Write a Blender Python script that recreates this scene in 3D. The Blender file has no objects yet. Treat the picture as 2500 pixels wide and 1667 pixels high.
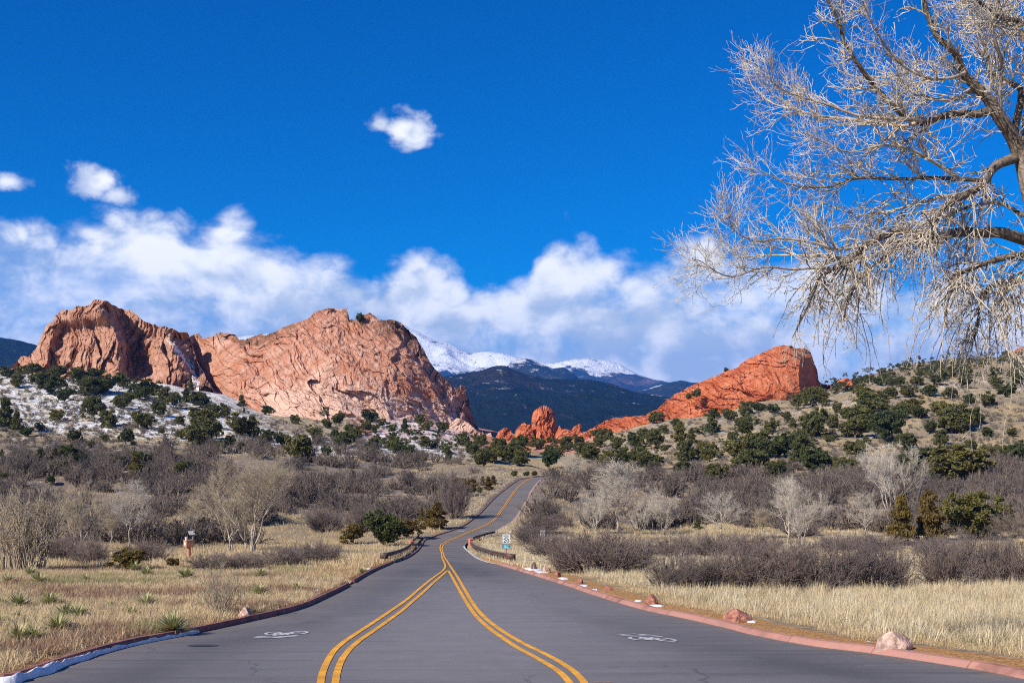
import bpy, math, random
import numpy as np
from mathutils import Vector, geometry

rng = np.random.default_rng(11)
random.seed(11)
SC = bpy.context.scene
COL = SC.collection

# ------------------------------------------------------------------ camera, sky, sun, exposure
F, CX, YH = 2778.0, 1250.0, 1060.0          # focal length / principal column / horizon row, in photograph pixels
EYE = 20.0                                   # camera height in world z
cam_d = bpy.data.cameras.new('camera')
cam_d.sensor_width = 36.0
cam_d.lens = F / 2500.0 * 36.0
cam_d.shift_y = (YH - 833.5) / 2500.0
cam_d.clip_start = 0.5
cam_d.clip_end = 60000.0
cam = bpy.data.objects.new('camera', cam_d)
cam.location = (0, 0, EYE)
cam.rotation_euler = (math.pi / 2, 0, 0)
COL.objects.link(cam)
SC.camera = cam

SUN_EL, SUN_AZ = math.radians(36), math.radians(-134)      # azimuth clockwise from the view direction (+Y)
SUN = Vector((math.sin(SUN_AZ) * math.cos(SUN_EL), math.cos(SUN_AZ) * math.cos(SUN_EL), math.sin(SUN_EL)))
sun_d = bpy.data.lights.new('sun', 'SUN')
sun_d.energy = 4.6
sun_d.angle = math.radians(0.53)
sun_d.color = (1.0, 0.93, 0.82)
sun = bpy.data.objects.new('sun', sun_d)
sun.rotation_euler = SUN.to_track_quat('Z', 'Y').to_euler()
sun.location = (-50, -30, 80)
COL.objects.link(sun)

SC.view_settings.view_transform = 'Standard'
SC.view_settings.look = 'None'
SC.view_settings.exposure = 0.62
SC.view_settings.gamma = 1.0
SC.view_settings.use_curve_mapping = False
SC.cycles.max_bounces = 5
SC.cycles.diffuse_bounces = 2
SC.cycles.glossy_bounces = 2
SC.cycles.transmission_bounces = 2
SC.cycles.transparent_max_bounces = 4
SC.cycles.volume_bounces = 0
SC.cycles.use_denoising = False
SC.cycles.pixel_filter_type = 'BLACKMAN_HARRIS'
SC.cycles.filter_width = 1.05


class NT:
    """small helper round a node tree"""
    def __init__(self, tree):
        self.t = tree
    def n(self, kind, **kw):
        nd = self.t.nodes.new(kind)
        for k, v in kw.items():
            if k.startswith('i_'):
                nd.inputs[k[2:].replace('__', ' ')].default_value = v
            else:
                setattr(nd, k, v)
        return nd
    def l(self, a, b):
        self.t.links.new(a, b)
    def put(self, sock, v):
        if isinstance(v, bpy.types.NodeSocket):
            self.l(v, sock)
        else:
            sock.default_value = v
    def math(self, op, a, b=None, c=None, clamp=False):
        nd = self.t.nodes.new('ShaderNodeMath')
        nd.operation = op
        nd.use_clamp = clamp
        for i, v in enumerate((a, b, c)):
            if v is not None:
                self.put(nd.inputs[i], v)
        return nd.outputs[0]
    def mix(self, f, a, b, blend='MIX'):
        nd = self.t.nodes.new('ShaderNodeMix')
        nd.data_type = 'RGBA'
        nd.blend_type = blend
        self.put(nd.inputs[0], f)
        for s, v in ((nd.inputs[6], a), (nd.inputs[7], b)):
            if isinstance(v, tuple) and len(v) == 3:
                v = v + (1,)
            self.put(s, v)
        return nd.outputs[2]
    def ss(self, v, lo, hi, a=0.0, b=1.0):
        nd = self.t.nodes.new('ShaderNodeMapRange')
        nd.interpolation_type = 'SMOOTHSTEP'
        self.put(nd.inputs[0], v)
        for i, x in enumerate((lo, hi, a, b)):
            self.put(nd.inputs[i + 1], x)
        return nd.outputs[0]
    def noise(self, vec, scale, detail=4, rough=0.5, dist=0.0):
        nd = self.t.nodes.new('ShaderNodeTexNoise')
        self.put(nd.inputs['Vector'], vec)
        nd.inputs['Scale'].default_value = scale
        nd.inputs['Detail'].default_value = detail
        nd.inputs['Roughness'].default_value = rough
        nd.inputs['Distortion'].default_value = dist
        return nd.outputs['Fac']
    def ramp(self, f, stops):
        nd = self.t.nodes.new('ShaderNodeValToRGB')
        cr = nd.color_ramp
        while len(cr.elements) < len(stops):
            cr.elements.new(0.5)
        for e, (p, c) in zip(cr.elements, stops):
            e.position = p
            e.color = (c[0], c[1], c[2], 1)
        self.put(nd.inputs[0], f)
        return nd.outputs[0]
    def vmap(self, vec, scale=(1, 1, 1), loc=(0, 0, 0), rot=(0, 0, 0)):
        nd = self.t.nodes.new('ShaderNodeMapping')
        self.put(nd.inputs[0], vec)
        nd.inputs['Location'].default_value = loc
        nd.inputs['Rotation'].default_value = rot
        nd.inputs['Scale'].default_value = scale
        return nd.outputs[0]


# ---- the sky: Nishita blue with a bank of cumulus; cloud tops follow the bank's outline over azimuth
world = bpy.data.worlds.new('World')
SC.world = world
world.use_nodes = True
W = NT(world.node_tree)
bg = world.node_tree.nodes['Background']
sky = W.n('ShaderNodeTexSky', sky_type='NISHITA', sun_disc=False, sun_elevation=SUN_EL, sun_rotation=SUN_AZ % (2 * math.pi),
          altitude=1900.0, air_density=1.0, dust_density=0.15, ozone_density=3.0)
SKY_STRENGTH = 0.08
hs = W.n('ShaderNodeHueSaturation')
hs.inputs['Saturation'].default_value = 2.0
hs.inputs['Value'].default_value = 1.0
hs.inputs['Hue'].default_value = 0.516
W.l(sky.outputs[0], hs.inputs['Color'])
geo = W.n('ShaderNodeTexCoord')
sep = W.n('ShaderNodeSeparateXYZ')
W.l(geo.outputs['Generated'], sep.inputs[0])
dx, dy, dz = sep.outputs
az = W.math('ARCTAN2', dx, dy)
hyp = W.math('SQRT', W.math('ADD', W.math('MULTIPLY', dx, dx), W.math('MULTIPLY', dy, dy)))
tel = W.math('DIVIDE', dz, W.math('MAXIMUM', hyp, 0.02))          # tan(elevation)
cmb = W.n('ShaderNodeCombineXYZ')
W.l(az, cmb.inputs[0]); W.l(W.math('MULTIPLY', tel, 1.25), cmb.inputs[1])
P = cmb.outputs[0]
warp = W.n('ShaderNodeTexNoise'); warp.inputs['Scale'].default_value = 9; warp.inputs['Detail'].default_value = 3
W.l(P, warp.inputs['Vector'])
wv = W.n('ShaderNodeVectorMath', operation='MULTIPLY_ADD')
W.l(warp.outputs['Color'], wv.inputs[0]); wv.inputs[1].default_value = (0.05, 0.05, 0); W.l(P, wv.inputs[2])
Pw = wv.outputs[0]
n_big = W.noise(Pw, 8.0, 6, 0.5)
n_fine = W.noise(Pw, 30.0, 5, 0.6)
n_lit = W.noise(W.vmap(Pw, loc=(0.014, -0.022, 0)), 8.0, 4, 0.5)
n_hole = W.noise(W.vmap(P, scale=(1, 1.7, 1), loc=(3.3, 1.7, 0)), 4.4, 5, 0.6)
def billow(scale):
    v_ = W.n('ShaderNodeTexVoronoi', feature='F1'); v_.inputs['Scale'].default_value = scale
    W.l(Pw, v_.inputs['Vector'])
    return W.math('SUBTRACT', 0.5, v_.outputs['Distance'])


b1_, b2_ = billow(15.0), billow(42.0)
bil = W.math('ADD', W.math('ADD', W.math('MULTIPLY', b1_, 0.034), W.math('MULTIPLY', b2_, 0.018)), 0.014)
# outline of the bank: column, row of the cloud tops in the photograph
TOPS = [(-700, 600), (-300, 560), (0, 548), (100, 560), (180, 572), (250, 582), (300, 556), (370, 548), (430, 568), (490, 592), (560, 552),
        (620, 572), (670, 622), (740, 640), (800, 632), (860, 668), (900, 690), (960, 662), (1010, 650), (1070, 668), (1120, 690), (1170, 718),
        (1215, 742), (1260, 752), (1290, 700), (1322, 636), (1360, 604), (1405, 606), (1450, 628), (1500, 634), (1560, 612), (1610, 603),
        (1690, 605), (1750, 638), (1810, 684), (1900, 690), (2050, 700), (2250, 700), (2500, 715), (3000, 620), (3600, 700)]
fc = W.n('ShaderNodeFloatCurve')
cv = fc.mapping.curves[0]
A0, A1 = -0.75, 0.75
pts_ = [((math.atan((px - CX) / F) - A0) / (A1 - A0), (YH - py) / F * math.cos(math.atan((px - CX) / F)) / 0.25) for px, py in TOPS]
while len(cv.points) < len(pts_):
    cv.points.new(0.5, 0.5)
for p_, q_ in zip(cv.points, pts_):
    p_.location = q_
    p_.handle_type = 'AUTO'
fc.mapping.extend = 'HORIZONTAL'
fc.mapping.update()
# beyond the mapped span the outline repeats to and fro, so the bank goes on all round
azw = W.math('ADD', az, W.math('MULTIPLY', W.math('SUBTRACT', n_big, 0.5), 0.06))
W.l(W.math('PINGPONG', W.math('DIVIDE', W.math('SUBTRACT', azw, A0), A1 - A0), 1.0), fc.inputs['Value'])
top = W.math('MULTIPLY', fc.outputs[0], 0.25)
edge = W.math('ADD', W.math('SUBTRACT', top, tel), W.math('ADD', W.math('MULTIPLY', W.math('SUBTRACT', n_big, 0.5), 0.04),
              W.math('ADD', bil, W.math('MULTIPLY', W.math('SUBTRACT', n_fine, 0.5), 0.040))))
bank = W.ss(edge, -0.007, 0.024)
hole = W.ss(W.math('ADD', n_hole, W.math('MULTIPLY', W.math('SUBTRACT', n_fine, 0.5), 0.25)), 0.30, 0.50, 0.35, 1.0)
bank = W.math('MULTIPLY', bank, hole)


def puff(px, py, rx, ry, s, hi):
    a0 = math.atan((px - CX) / F)
    e0 = (YH - py) / F * math.cos(a0)
    u = W.math('DIVIDE', W.math('SUBTRACT', az, a0), rx / F)
    v = W.math('DIVIDE', W.math('SUBTRACT', tel, e0), ry / F)
    r = W.math('SQRT', W.math('ADD', W.math('MULTIPLY', u, u), W.math('MULTIPLY', v, v)))
    r = W.math('ADD', r, W.math('MULTIPLY', W.math('SUBTRACT', n_fine, 0.5), s))
    r = W.math('ADD', r, W.math('MULTIPLY', W.math('SUBTRACT', n_big, 0.5), s * 0.9))
    return W.math('MULTIPLY', W.ss(W.math('SUBTRACT', r, W.math('MULTIPLY', b2_, 0.5)), 1.15, 0.25), hi)


cl = bank
for a in ((985, 318, 74, 46, 2.6, 0.95), (928, 300, 36, 36, 2.4, 0.85), (1005, 345, 50, 30, 2.6, 0.7), (230, 448, 62, 44, 2.2, 1.0), (285, 480, 48, 30, 2.2, 0.85), (18, 444, 55, 24, 2.0, 0.9), (1268, 700, 78, 24, 2.4, 0.5)):
    cl = W.math('MAXIMUM', cl, puff(*a))
relief = W.math('ADD', W.math('MULTIPLY', W.math('SUBTRACT', n_big, n_lit), 3.4), W.math('MULTIPLY', W.math('SUBTRACT', n_fine, 0.5), 1.4))
lit = W.ss(W.math('ADD', W.math('ADD', relief, W.math('MULTIPLY', W.math('ADD', b1_, b2_), 0.55)), W.ss(edge, 0.0, 0.11, 0.30, -0.10)), -0.34, 0.42)
ccol = W.mix(lit, (0.46, 0.53, 0.60), (0.90, 0.89, 0.855))
skyc = W.mix(1.0, hs.outputs[0], (SKY_STRENGTH, SKY_STRENGTH * 1.02, SKY_STRENGTH * 1.0), 'MULTIPLY')
fin = W.mix(W.math('MULTIPLY', cl, 0.93), skyc, ccol)
W.l(fin, bg.inputs[0])
bg.inputs[1].default_value = 1.0


# ------------------------------------------------------------------ numpy noise
def _h(ix, iy, iz, seed):
    n = (ix.astype(np.int64) * 374761393 + iy.astype(np.int64) * 668265263 + iz.astype(np.int64) * 2147483647 + seed * 974634521) & 0xffffffff
    n = ((n ^ (n >> 13)) * 1274126177) & 0xffffffff
    n = ((n ^ (n >> 16)) * 2246822519) & 0xffffffff
    return ((n ^ (n >> 15)) & 0xffffff) / float(0xffffff)


def vnoise(x, y, seed=0):
    x, y = np.asarray(x, float), np.asarray(y, float)
    ix, iy = np.floor(x), np.floor(y)
    fx, fy = x - ix, y - iy
    u, v = fx * fx * fx * (fx * (fx * 6 - 15) + 10), fy * fy * fy * (fy * (fy * 6 - 15) + 10)
    z = np.zeros_like(ix)
    a, b = _h(ix, iy, z, seed), _h(ix + 1, iy, z, seed)
    c, d = _h(ix, iy + 1, z, seed), _h(ix + 1, iy + 1, z, seed)
    return (a * (1 - u) + b * u) * (1 - v) + (c * (1 - u) + d * u) * v


def fbm(x, y, oct=5, seed=0, gain=0.5):
    s, a, t = 0, 1.0, 0.0
    for i in range(oct):
        c, sn = math.cos(i * 0.7), math.sin(i * 0.7)
        s = s + a * vnoise((x * c - y * sn) * 2 ** i + i * 17.3, (x * sn + y * c) * 2 ** i - i * 9.1, seed + i)
        t += a
        a *= gain
    return s / t


def ridged(x, y, oct=5, seed=0, gain=0.5):
    s, a, t = 0, 1.0, 0.0
    for i in range(oct):
        c, sn = math.cos(i * 0.9), math.sin(i * 0.9)
        n = vnoise((x * c - y * sn) * 2 ** i + i * 7.3, (x * sn + y * c) * 2 ** i - i * 3.1, seed + i)
        s = s + a * (1 - np.abs(2 * n - 1))
        t += a
        a *= gain
    return s / t


def facet(x, y, seed):
    """cells with random planes: broken rock faces. returns (height, distance to the cell edge)"""
    ix, iy = np.floor(x), np.floor(y)
    b1 = np.full(x.shape, 9.0); b2 = np.full(x.shape, 9.0); h = np.zeros(x.shape)
    z = np.zeros_like(ix)
    for ox in (-1, 0, 1):
        for oy in (-1, 0, 1):
            cx, cy = ix + ox, iy + oy
            ddx = x - (cx + _h(cx, cy, z, seed)); ddy = y - (cy + _h(cx, cy, z + 1, seed))
            d = ddx * ddx + ddy * ddy
            hh = (_h(cx, cy, z + 2, seed) - 0.5) * 1.2 + ddx * (_h(cx, cy, z + 3, seed) - 0.5) * 1.8 + ddy * (_h(cx, cy, z + 4, seed) - 0.5) * 1.8
            near = d < b1
            b2 = np.where(near, b1, np.minimum(b2, d))
            h = np.where(near, hh, h)
            b1 = np.where(near, d, b1)
    return h, np.sqrt(b2) - np.sqrt(b1)


def sstep(x, a, b):
    t = np.clip((x - a) / (b - a), 0, 1)
    return t * t * (3 - 2 * t)


def lerp_poly(poly, x):
    p = np.array(poly, float)
    return np.interp(x, p[:, 0], p[:, 1])


def resample(pts, n=None, step=None):
    """Catmull-Rom through points (any dimension)"""
    p = np.array(pts, float)
    p = np.vstack([2 * p[0] - p[1], p, 2 * p[-1] - p[-2]])
    out = []
    for i in range(1, len(p) - 2):
        L = np.linalg.norm(p[i + 1] - p[i])
        m = n if n else max(2, int(L / step))
        for k in range(m):
            t = k / m
            out.append(0.5 * (2 * p[i] + (p[i + 1] - p[i - 1]) * t + (2 * p[i - 1] - 5 * p[i] + 4 * p[i + 1] - p[i + 2]) * t ** 2 + (3 * p[i] - p[i - 1] - 3 * p[i + 1] + p[i + 2]) * t ** 3))
    out.append(p[-2])
    return np.array(out)


# ------------------------------------------------------------------ objects and meshes
def mesh_np(name, V, Q, smooth=False):
    """mesh from numpy arrays; Q is (m,3) or (m,4)"""
    V = np.ascontiguousarray(V, np.float32); Q = np.ascontiguousarray(Q, np.int32)
    me = bpy.data.meshes.new(name)
    m, k = Q.shape
    me.vertices.add(len(V)); me.vertices.foreach_set('co', V.ravel())
    me.loops.add(m * k); me.loops.foreach_set('vertex_index', Q.ravel())
    me.polygons.add(m); me.polygons.foreach_set('loop_start', np.arange(0, m * k, k, dtype=np.int32))
    me.polygons.foreach_set('use_smooth', np.full(m, smooth, dtype=bool))
    me.update(calc_edges=True)
    return me


def attr(me, name, vals):
    a = me.attributes.new(name, 'FLOAT', 'POINT')
    a.data.foreach_set('value', np.ascontiguousarray(vals, np.float32).ravel())


def obj(name, me, mat=None, parent=None, loc=None):
    o = bpy.data.objects.new(name, me)
    COL.objects.link(o)
    if mat is not None and not me.materials:
        me.materials.append(mat)
    if parent is not None:
        o.parent = parent
    if loc is not None:
        o.location = loc
    return o


def tag(o, label=None, cat=None, group=None, kind=None):
    for k, v in (('label', label), ('category', cat), ('group', group), ('kind', kind)):
        if v:
            o[k] = v
    return o


def thing(name, label, cat, loc=(0, 0, 0), rz=0.0, group=None, scale=None):
    o = bpy.data.objects.new(name, None)
    o.empty_display_size = 0.2
    COL.objects.link(o)
    o.location = loc
    o.rotation_euler = (0, 0, rz)
    if scale is not None:
        o.scale = scale
    return tag(o, label, cat, group)


class MB:
    """collects boxes, tubes and loose faces into one mesh"""
    def __init__(self):
        self.v, self.f = [], []
    def add(self, v, f):
        b = len(self.v)
        self.v += [tuple(x) for x in v]
        self.f += [tuple(b + i for i in q) for q in f]
        return self
    def box(self, c, s, rz=0.0, taper=1.0):
        cs, sn = math.cos(rz), math.sin(rz)
        v = []
        for z, k in ((-1, 1.0), (1, taper)):
            for x, y in ((-1, -1), (1, -1), (1, 1), (-1, 1)):
                a, b = x * s[0] / 2 * k, y * s[1] / 2 * k
                v.append((c[0] + a * cs - b * sn, c[1] + a * sn + b * cs, c[2] + z * s[2] / 2))
        return self.add(v, [(3, 2, 1, 0), (4, 5, 6, 7), (0, 1, 5, 4), (1, 2, 6, 5), (2, 3, 7, 6), (3, 0, 4, 7)])
    def tube(self, a, b, r0, r1=None, n=8):
        a, b = Vector(a), Vector(b)
        r1 = r0 if r1 is None else r1
        d = (b - a).normalized()
        u = d.orthogonal().normalized(); w = d.cross(u)
        v = []
        for p, r in ((a, r0), (b, r1)):
            for i in range(n):
                t = 2 * math.pi * i / n
                v.append(p + (u * math.cos(t) + w * math.sin(t)) * r)
        return self.add(v, [(i, (i + 1) % n, n + (i + 1) % n, n + i) for i in range(n)] + [tuple(range(n - 1, -1, -1)), tuple(range(n, 2 * n))])
    def me(self, name, smooth=False):
        m = bpy.data.meshes.new(name)
        m.from_pydata(self.v, [], self.f)
        if smooth:
            m.polygons.foreach_set('use_smooth', [True] * len(m.polygons))
        m.update()
        return m


# ------------------------------------------------------------------ materials
MATS = {}


def mat(name, col, rough=0.9, spec=0.2, var=0.0, scale=4.0, bump=0.0, bscale=20.0, coords='Object', trans=0.0, rnd=None, wear=0.0):
    m = bpy.data.materials.new(name)
    m.use_nodes = True
    T = NT(m.node_tree)
    b = m.node_tree.nodes['Principled BSDF']
    b.inputs['Roughness'].default_value = rough
    b.inputs['Specular IOR Level'].default_value = spec
    c = tuple(col) + (1,)
    tc = T.n('ShaderNodeTexCoord')
    vec = tc.outputs[coords]
    out = None
    if var or rnd:
        if var:
            f = T.noise(vec, scale, 5, 0.6)
            out = T.mix(T.ss(f, 0.3, 0.7), tuple(x * (1 - var) for x in col), tuple(min(1, x * (1 + var)) for x in col))
        if rnd:
            oi = T.n('ShaderNodeObjectInfo')
            out = T.mix(oi.outputs['Random'], out if out is not None else c, tuple(rnd))
        if wear:
            out = T.mix(T.math('MULTIPLY', T.ss(T.noise(vec, 9.0, 6, 0.75), 0.50, 0.68), wear), out, (0.15, 0.13, 0.115))
        T.l(out, b.inputs['Base Color'])
    else:
        b.inputs['Base Color'].default_value = c
    if bump:
        bn = T.n('ShaderNodeBump'); bn.inputs['Strength'].default_value = bump; bn.inputs['Distance'].default_value = 0.05
        T.l(T.noise(vec, bscale, 5, 0.6), bn.inputs['Height'])
        T.l(bn.outputs[0], b.inputs['Normal'])
    if trans:
        tr = T.n('ShaderNodeBsdfTranslucent')
        if out is not None:
            T.l(out, tr.inputs[0])
        else:
            tr.inputs[0].default_value = c
        ms = T.n('ShaderNodeMixShader'); ms.inputs[0].default_value = trans
        T.l(b.outputs[0], ms.inputs[1]); T.l(tr.outputs[0], ms.inputs[2])
        T.l(ms.outputs[0], m.node_tree.nodes['Material Output'].inputs[0])
    MATS[name] = m
    return m


def attr_node(T, name):
    a = T.n('ShaderNodeAttribute'); a.attribute_name = name
    return a.outputs['Fac']


# ------------------------------------------------------------------ the lie of the land
# profiles: for a column of the photograph, (distance, row at which the ground there is seen)
NEAR = [(6, 1280 + 8478 / 6.), (8, 1280 + 8478 / 8.), (10, 2127.8), (13, 1932.1), (17, 1778.7), (21.9, 1667.1), (27, 1594), (34, 1529.4), (43, 1477.2), (55, 1434.1), (66, 1408.5), (77, 1391.5), (86, 1381.5), (100, 1371)]
PROF = {
    -900: [(120, 1357), (145, 1343), (170, 1325), (190, 1300), (235, 1230), (270, 1180), (315, 1125), (350, 1085), (440, 1000), (540, 935), (620, 905), (700, 890), (900, 900), (1500, 1062), (3000, 1062)],
    0: [(120, 1357), (145, 1343), (170, 1325), (190, 1300), (235, 1230), (270, 1180), (315, 1125), (350, 1085), (440, 1005), (540, 940), (620, 908), (700, 898), (900, 910), (1500, 1062), (3000, 1062)],
    300: [(120, 1357), (145, 1343), (170, 1325), (190, 1300), (235, 1232), (270, 1182), (315, 1130), (350, 1098), (440, 1018), (540, 952), (620, 922), (700, 915), (900, 920), (1500, 1062), (3000, 1062)],
    520: [(120, 1357), (145, 1343), (170, 1325), (190, 1300), (235, 1236), (270, 1188), (315, 1138), (350, 1108), (440, 1045), (540, 985), (620, 955), (700, 950), (900, 950), (1500, 1062), (3000, 1062)],
    720: [(120, 1358), (145, 1344), (170, 1327), (190, 1305), (235, 1246), (270, 1200), (315, 1150), (350, 1122), (440, 1072), (540, 1035), (620, 1012), (700, 1008), (900, 1000), (1500, 1062), (3000, 1062)],
    1000: [(120, 1359), (145, 1346), (175, 1328), (200, 1294), (231, 1256), (270, 1213), (320, 1166), (370, 1135), (440, 1094), (540, 1048), (620, 1016), (700, 1010), (900, 1010), (1500, 1062), (3000, 1062)],
    1150: [(120, 1359), (145, 1346), (175, 1328), (200, 1293), (231, 1255), (270, 1212), (320, 1166), (370, 1144), (440, 1112), (540, 1078), (620, 1055), (700, 1050), (900, 1050), (1500, 1062), (3000, 1062)],
    1250: [(120, 1359), (145, 1346), (175, 1328), (200, 1293), (231, 1255), (270, 1212), (320, 1165), (370, 1152), (440, 1122), (540, 1095), (620, 1076), (700, 1068), (900, 1066), (1500, 1062), (3000, 1062)],
    1350: [(120, 1359), (145, 1346), (175, 1328), (200, 1297), (231, 1258), (270, 1214), (320, 1165), (370, 1150), (440, 1120), (540, 1098), (620, 1082), (700, 1072), (900, 1066), (1500, 1062), (3000, 1062)],
    1500: [(120, 1359), (145, 1345), (175, 1327), (200, 1301), (231, 1264), (270, 1215), (320, 1165), (370, 1140), (440, 1105), (540, 1076), (610, 1060), (700, 1052), (900, 1055), (1500, 1062), (3000, 1062)],
    1700: [(120, 1359), (145, 1345), (175, 1327), (200, 1302), (231, 1265), (270, 1214), (320, 1162), (370, 1132), (440, 1086), (540, 1038), (610, 1016), (700, 1012), (900, 1020), (1500, 1062), (3000, 1062)],
    1950: [(120, 1359), (145, 1345), (175, 1327), (200, 1302), (231, 1265), (270, 1210), (320, 1155), (370, 1115), (440, 1060), (540, 998), (610, 968), (700, 960), (900, 965), (1500, 1062), (3000, 1062)],
    2090: [(120, 1359), (145, 1345), (175, 1327), (200, 1302), (231, 1262), (270, 1205), (320, 1150), (370, 1110), (440, 1048), (540, 970), (620, 942), (700, 934), (850, 924), (1000, 924), (1500, 1062), (3000, 1062)],
    2240: [(120, 1359), (145, 1345), (175, 1327), (200, 1302), (231, 1258), (270, 1200), (320, 1145), (370, 1102), (440, 1035), (540, 955), (620, 922), (700, 908), (850, 886), (1000, 884), (1500, 1062), (3000, 1062)],
    2500: [(120, 1359), (145, 1345), (175, 1327), (200, 1302), (231, 1254), (270, 1190), (320, 1132), (370, 1085), (440, 1005), (540, 925), (620, 898), (700, 886), (850, 868), (1000, 866), (1500, 1062), (3000, 1062)],
    3300: [(120, 1359), (145, 1345), (175, 1327), (200, 1302), (231, 1254), (270, 1190), (320, 1130), (370, 1080), (440, 995), (540, 915), (620, 888), (700, 865), (850, 845), (1000, 840), (1500, 1062), (3000, 1062)],
}
D0, D1, NR = 6.0, 3000.0, 540
ROWQ = np.linspace(math.log(D0), math.log(D1), NR)
ROWD = np.exp(ROWQ)
out_l = -np.geomspace(300, 15700, 26)[::-1]
out_r = 2800 + np.geomspace(8, 13000, 30)
COLPX = np.concatenate([out_l, np.arange(-292, 2800, 9.0), out_r])
NC = len(COLPX)
keys = sorted(PROF)
prof_tab = np.array([np.interp(ROWQ, [math.log(d) for d, _ in NEAR + PROF[k]], [p for _, p in NEAR + PROF[k]]) for k in keys])
nearv = 1280 + 8478 / ROWD
for i in range(len(keys)):                      # the slope by the camera is a plane
    w = 1 - sstep(ROWD, 66, 95)
    prof_tab[i] = prof_tab[i] * (1 - w) + nearv * w
T0 = np.empty((NR, NC))
cpx = np.clip(COLPX, keys[0], keys[-1])
for r in range(NR):
    T0[r] = np.interp(cpx, keys, prof_tab[:, r])


def blur(a, n, axis):
    k = np.exp(-0.5 * (np.arange(-3 * n, 3 * n + 1) / n) ** 2); k /= k.sum()
    pad = [(0, 0), (0, 0)]; pad[axis] = (3 * n, 3 * n)
    b = np.pad(a, pad, mode='edge')
    return np.apply_along_axis(lambda v: np.convolve(v, k, mode='valid'), axis, b)


far_w = sstep(ROWD, 90, 130)[:, None]
T0 = T0 * (1 - far_w) + blur(blur(T0, 5, 0), 6, 1) * far_w
GY = np.repeat(ROWD[:, None], NC, 1)
GX = (COLPX[None, :] - CX) / F * GY
GZ0 = EYE + (YH - T0) / F * GY


def grid_lookup(G, X, Y):
    X, Y = np.asarray(X, float), np.asarray(Y, float)
    Yc = np.clip(Y, D0, D1 * 0.999)
    px = CX + F * X / Yc
    ci = np.interp(px, COLPX, np.arange(NC))
    ri = (np.log(Yc) - ROWQ[0]) / (ROWQ[1] - ROWQ[0])
    c0 = np.clip(ci.astype(int), 0, NC - 2); r0 = np.clip(ri.astype(int), 0, NR - 2)
    fc_, fr = ci - c0, ri - r0
    return (G[r0, c0] * (1 - fc_) + G[r0, c0 + 1] * fc_) * (1 - fr) + (G[r0 + 1, c0] * (1 - fc_) + G[r0 + 1, c0 + 1] * fc_) * fr


def hit(G, px, py, dmin=10.0, dmax=1200.0):
    """where the line of sight through a pixel of the photograph meets the ground"""
    px, py = np.atleast_1d(np.asarray(px, float)), np.atleast_1d(np.asarray(py, float))
    ds = np.exp(np.linspace(math.log(dmin), math.log(dmax), 900))
    X = (px[:, None] - CX) / F * ds[None, :]
    Z = EYE + (YH - py[:, None]) / F * ds[None, :]
    gz = grid_lookup(G, X, np.repeat(ds[None, :], len(px), 0))
    below = Z <= gz
    k = np.where(below.any(1), below.argmax(1), len(ds) - 1)
    k = np.clip(k, 1, None)
    i = np.arange(len(px))
    a = Z[i, k - 1] - gz[i, k - 1]; b = Z[i, k] - gz[i, k]
    t = np.clip(a / np.where(np.abs(a - b) < 1e-9, 1, a - b), 0, 1)
    d = ds[k - 1] + (ds[k] - ds[k - 1]) * t
    return np.stack([(px - CX) / F * d, d, EYE + (YH - py) / F * d], 1)


def gz0(X, Y):
    """smooth road-bed height"""
    Y = np.asarray(Y, float)
    return np.where(Y < D0 + 0.01, EYE - 3.052 - 0.0792 * Y, grid_lookup(GZ0, X, Y))


# ---- road outline
LEFT_EDGE = [(30, 1667), (161, 1622), (306, 1580), (459, 1549), (612, 1516), (727, 1488), (800, 1457), (853, 1430), (903, 1400), (959, 1375), (992, 1364), (1018, 1347), (1032, 1330),
             (1040, 1319), (1072, 1306), (1103, 1296), (1135, 1283), (1154, 1269.5), (1171.5, 1256), (1187, 1239), (1200, 1225), (1215.5, 1210), (1235, 1194.5), (1253, 1181), (1268, 1171)]
RIGHT_EDGE = [(2500, 1657), (2404, 1637), (2212, 1606), (2097, 1590), (1983, 1576), (1849, 1551), (1768, 1531), (1676, 1510), (1565, 1486), (1450, 1452), (1374, 1426), (1297, 1402),
              (1217, 1378), (1194, 1373), (1168, 1363), (1145, 1346), (1135, 1335), (1141, 1325), (1165, 1313), (1198, 1301), (1233, 1283), (1252, 1270), (1262, 1257), (1271, 1242), (1282.5, 1223),
              (1292, 1204), (1303.5, 1187), (1317, 1172)]


def edge3(pl):
    q = resample(pl, n=6)
    return hit(GZ0, q[:, 0], q[:, 1])


LE, RE = edge3(LEFT_EDGE), edge3(RIGHT_EDGE)


def extend_far(E, other):
    """carry the road on over the crest"""
    out = [E[-1]]
    d = np.array([0.36, 0.93])
    p = E[-1][:2].copy()
    for k in range(5):
        p = p + d * 5.0
        d = d + np.array([0.05, -0.015]); d /= np.linalg.norm(d)
        out.append(np.array([p[0], p[1], 0]))
    return np.array(out[1:])


LEf, REf = extend_far(LE, RE), extend_far(RE, LE)
Ln = np.array([(-60, 8), (-42, 13.2), (-30, 16.2), (-21, 18.6), (-14.5, 20.4)])
Rn = np.array([(60, 7), (42, 13), (30, 16.6), (21, 19.3), (14.6, 21.2)])
L2 = np.vstack([Ln, LE[:, :2], LEf[:, :2]])
R2 = np.vstack([Rn, RE[:, :2], REf[:, :2]])
ROAD2 = np.vstack([L2, R2[::-1], [(60, -10), (-60, -10)]])


def in_poly(X, Y, poly):
    inside = np.zeros(X.shape, bool)
    n = len(poly)
    for i in range(n):
        x1, y1 = poly[i]; x2, y2 = poly[(i + 1) % n]
        if y1 == y2:
            continue
        c = ((y1 > Y) != (y2 > Y)) & (X < (x2 - x1) * (Y - y1) / (y2 - y1) + x1)
        inside ^= c
    return inside


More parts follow.
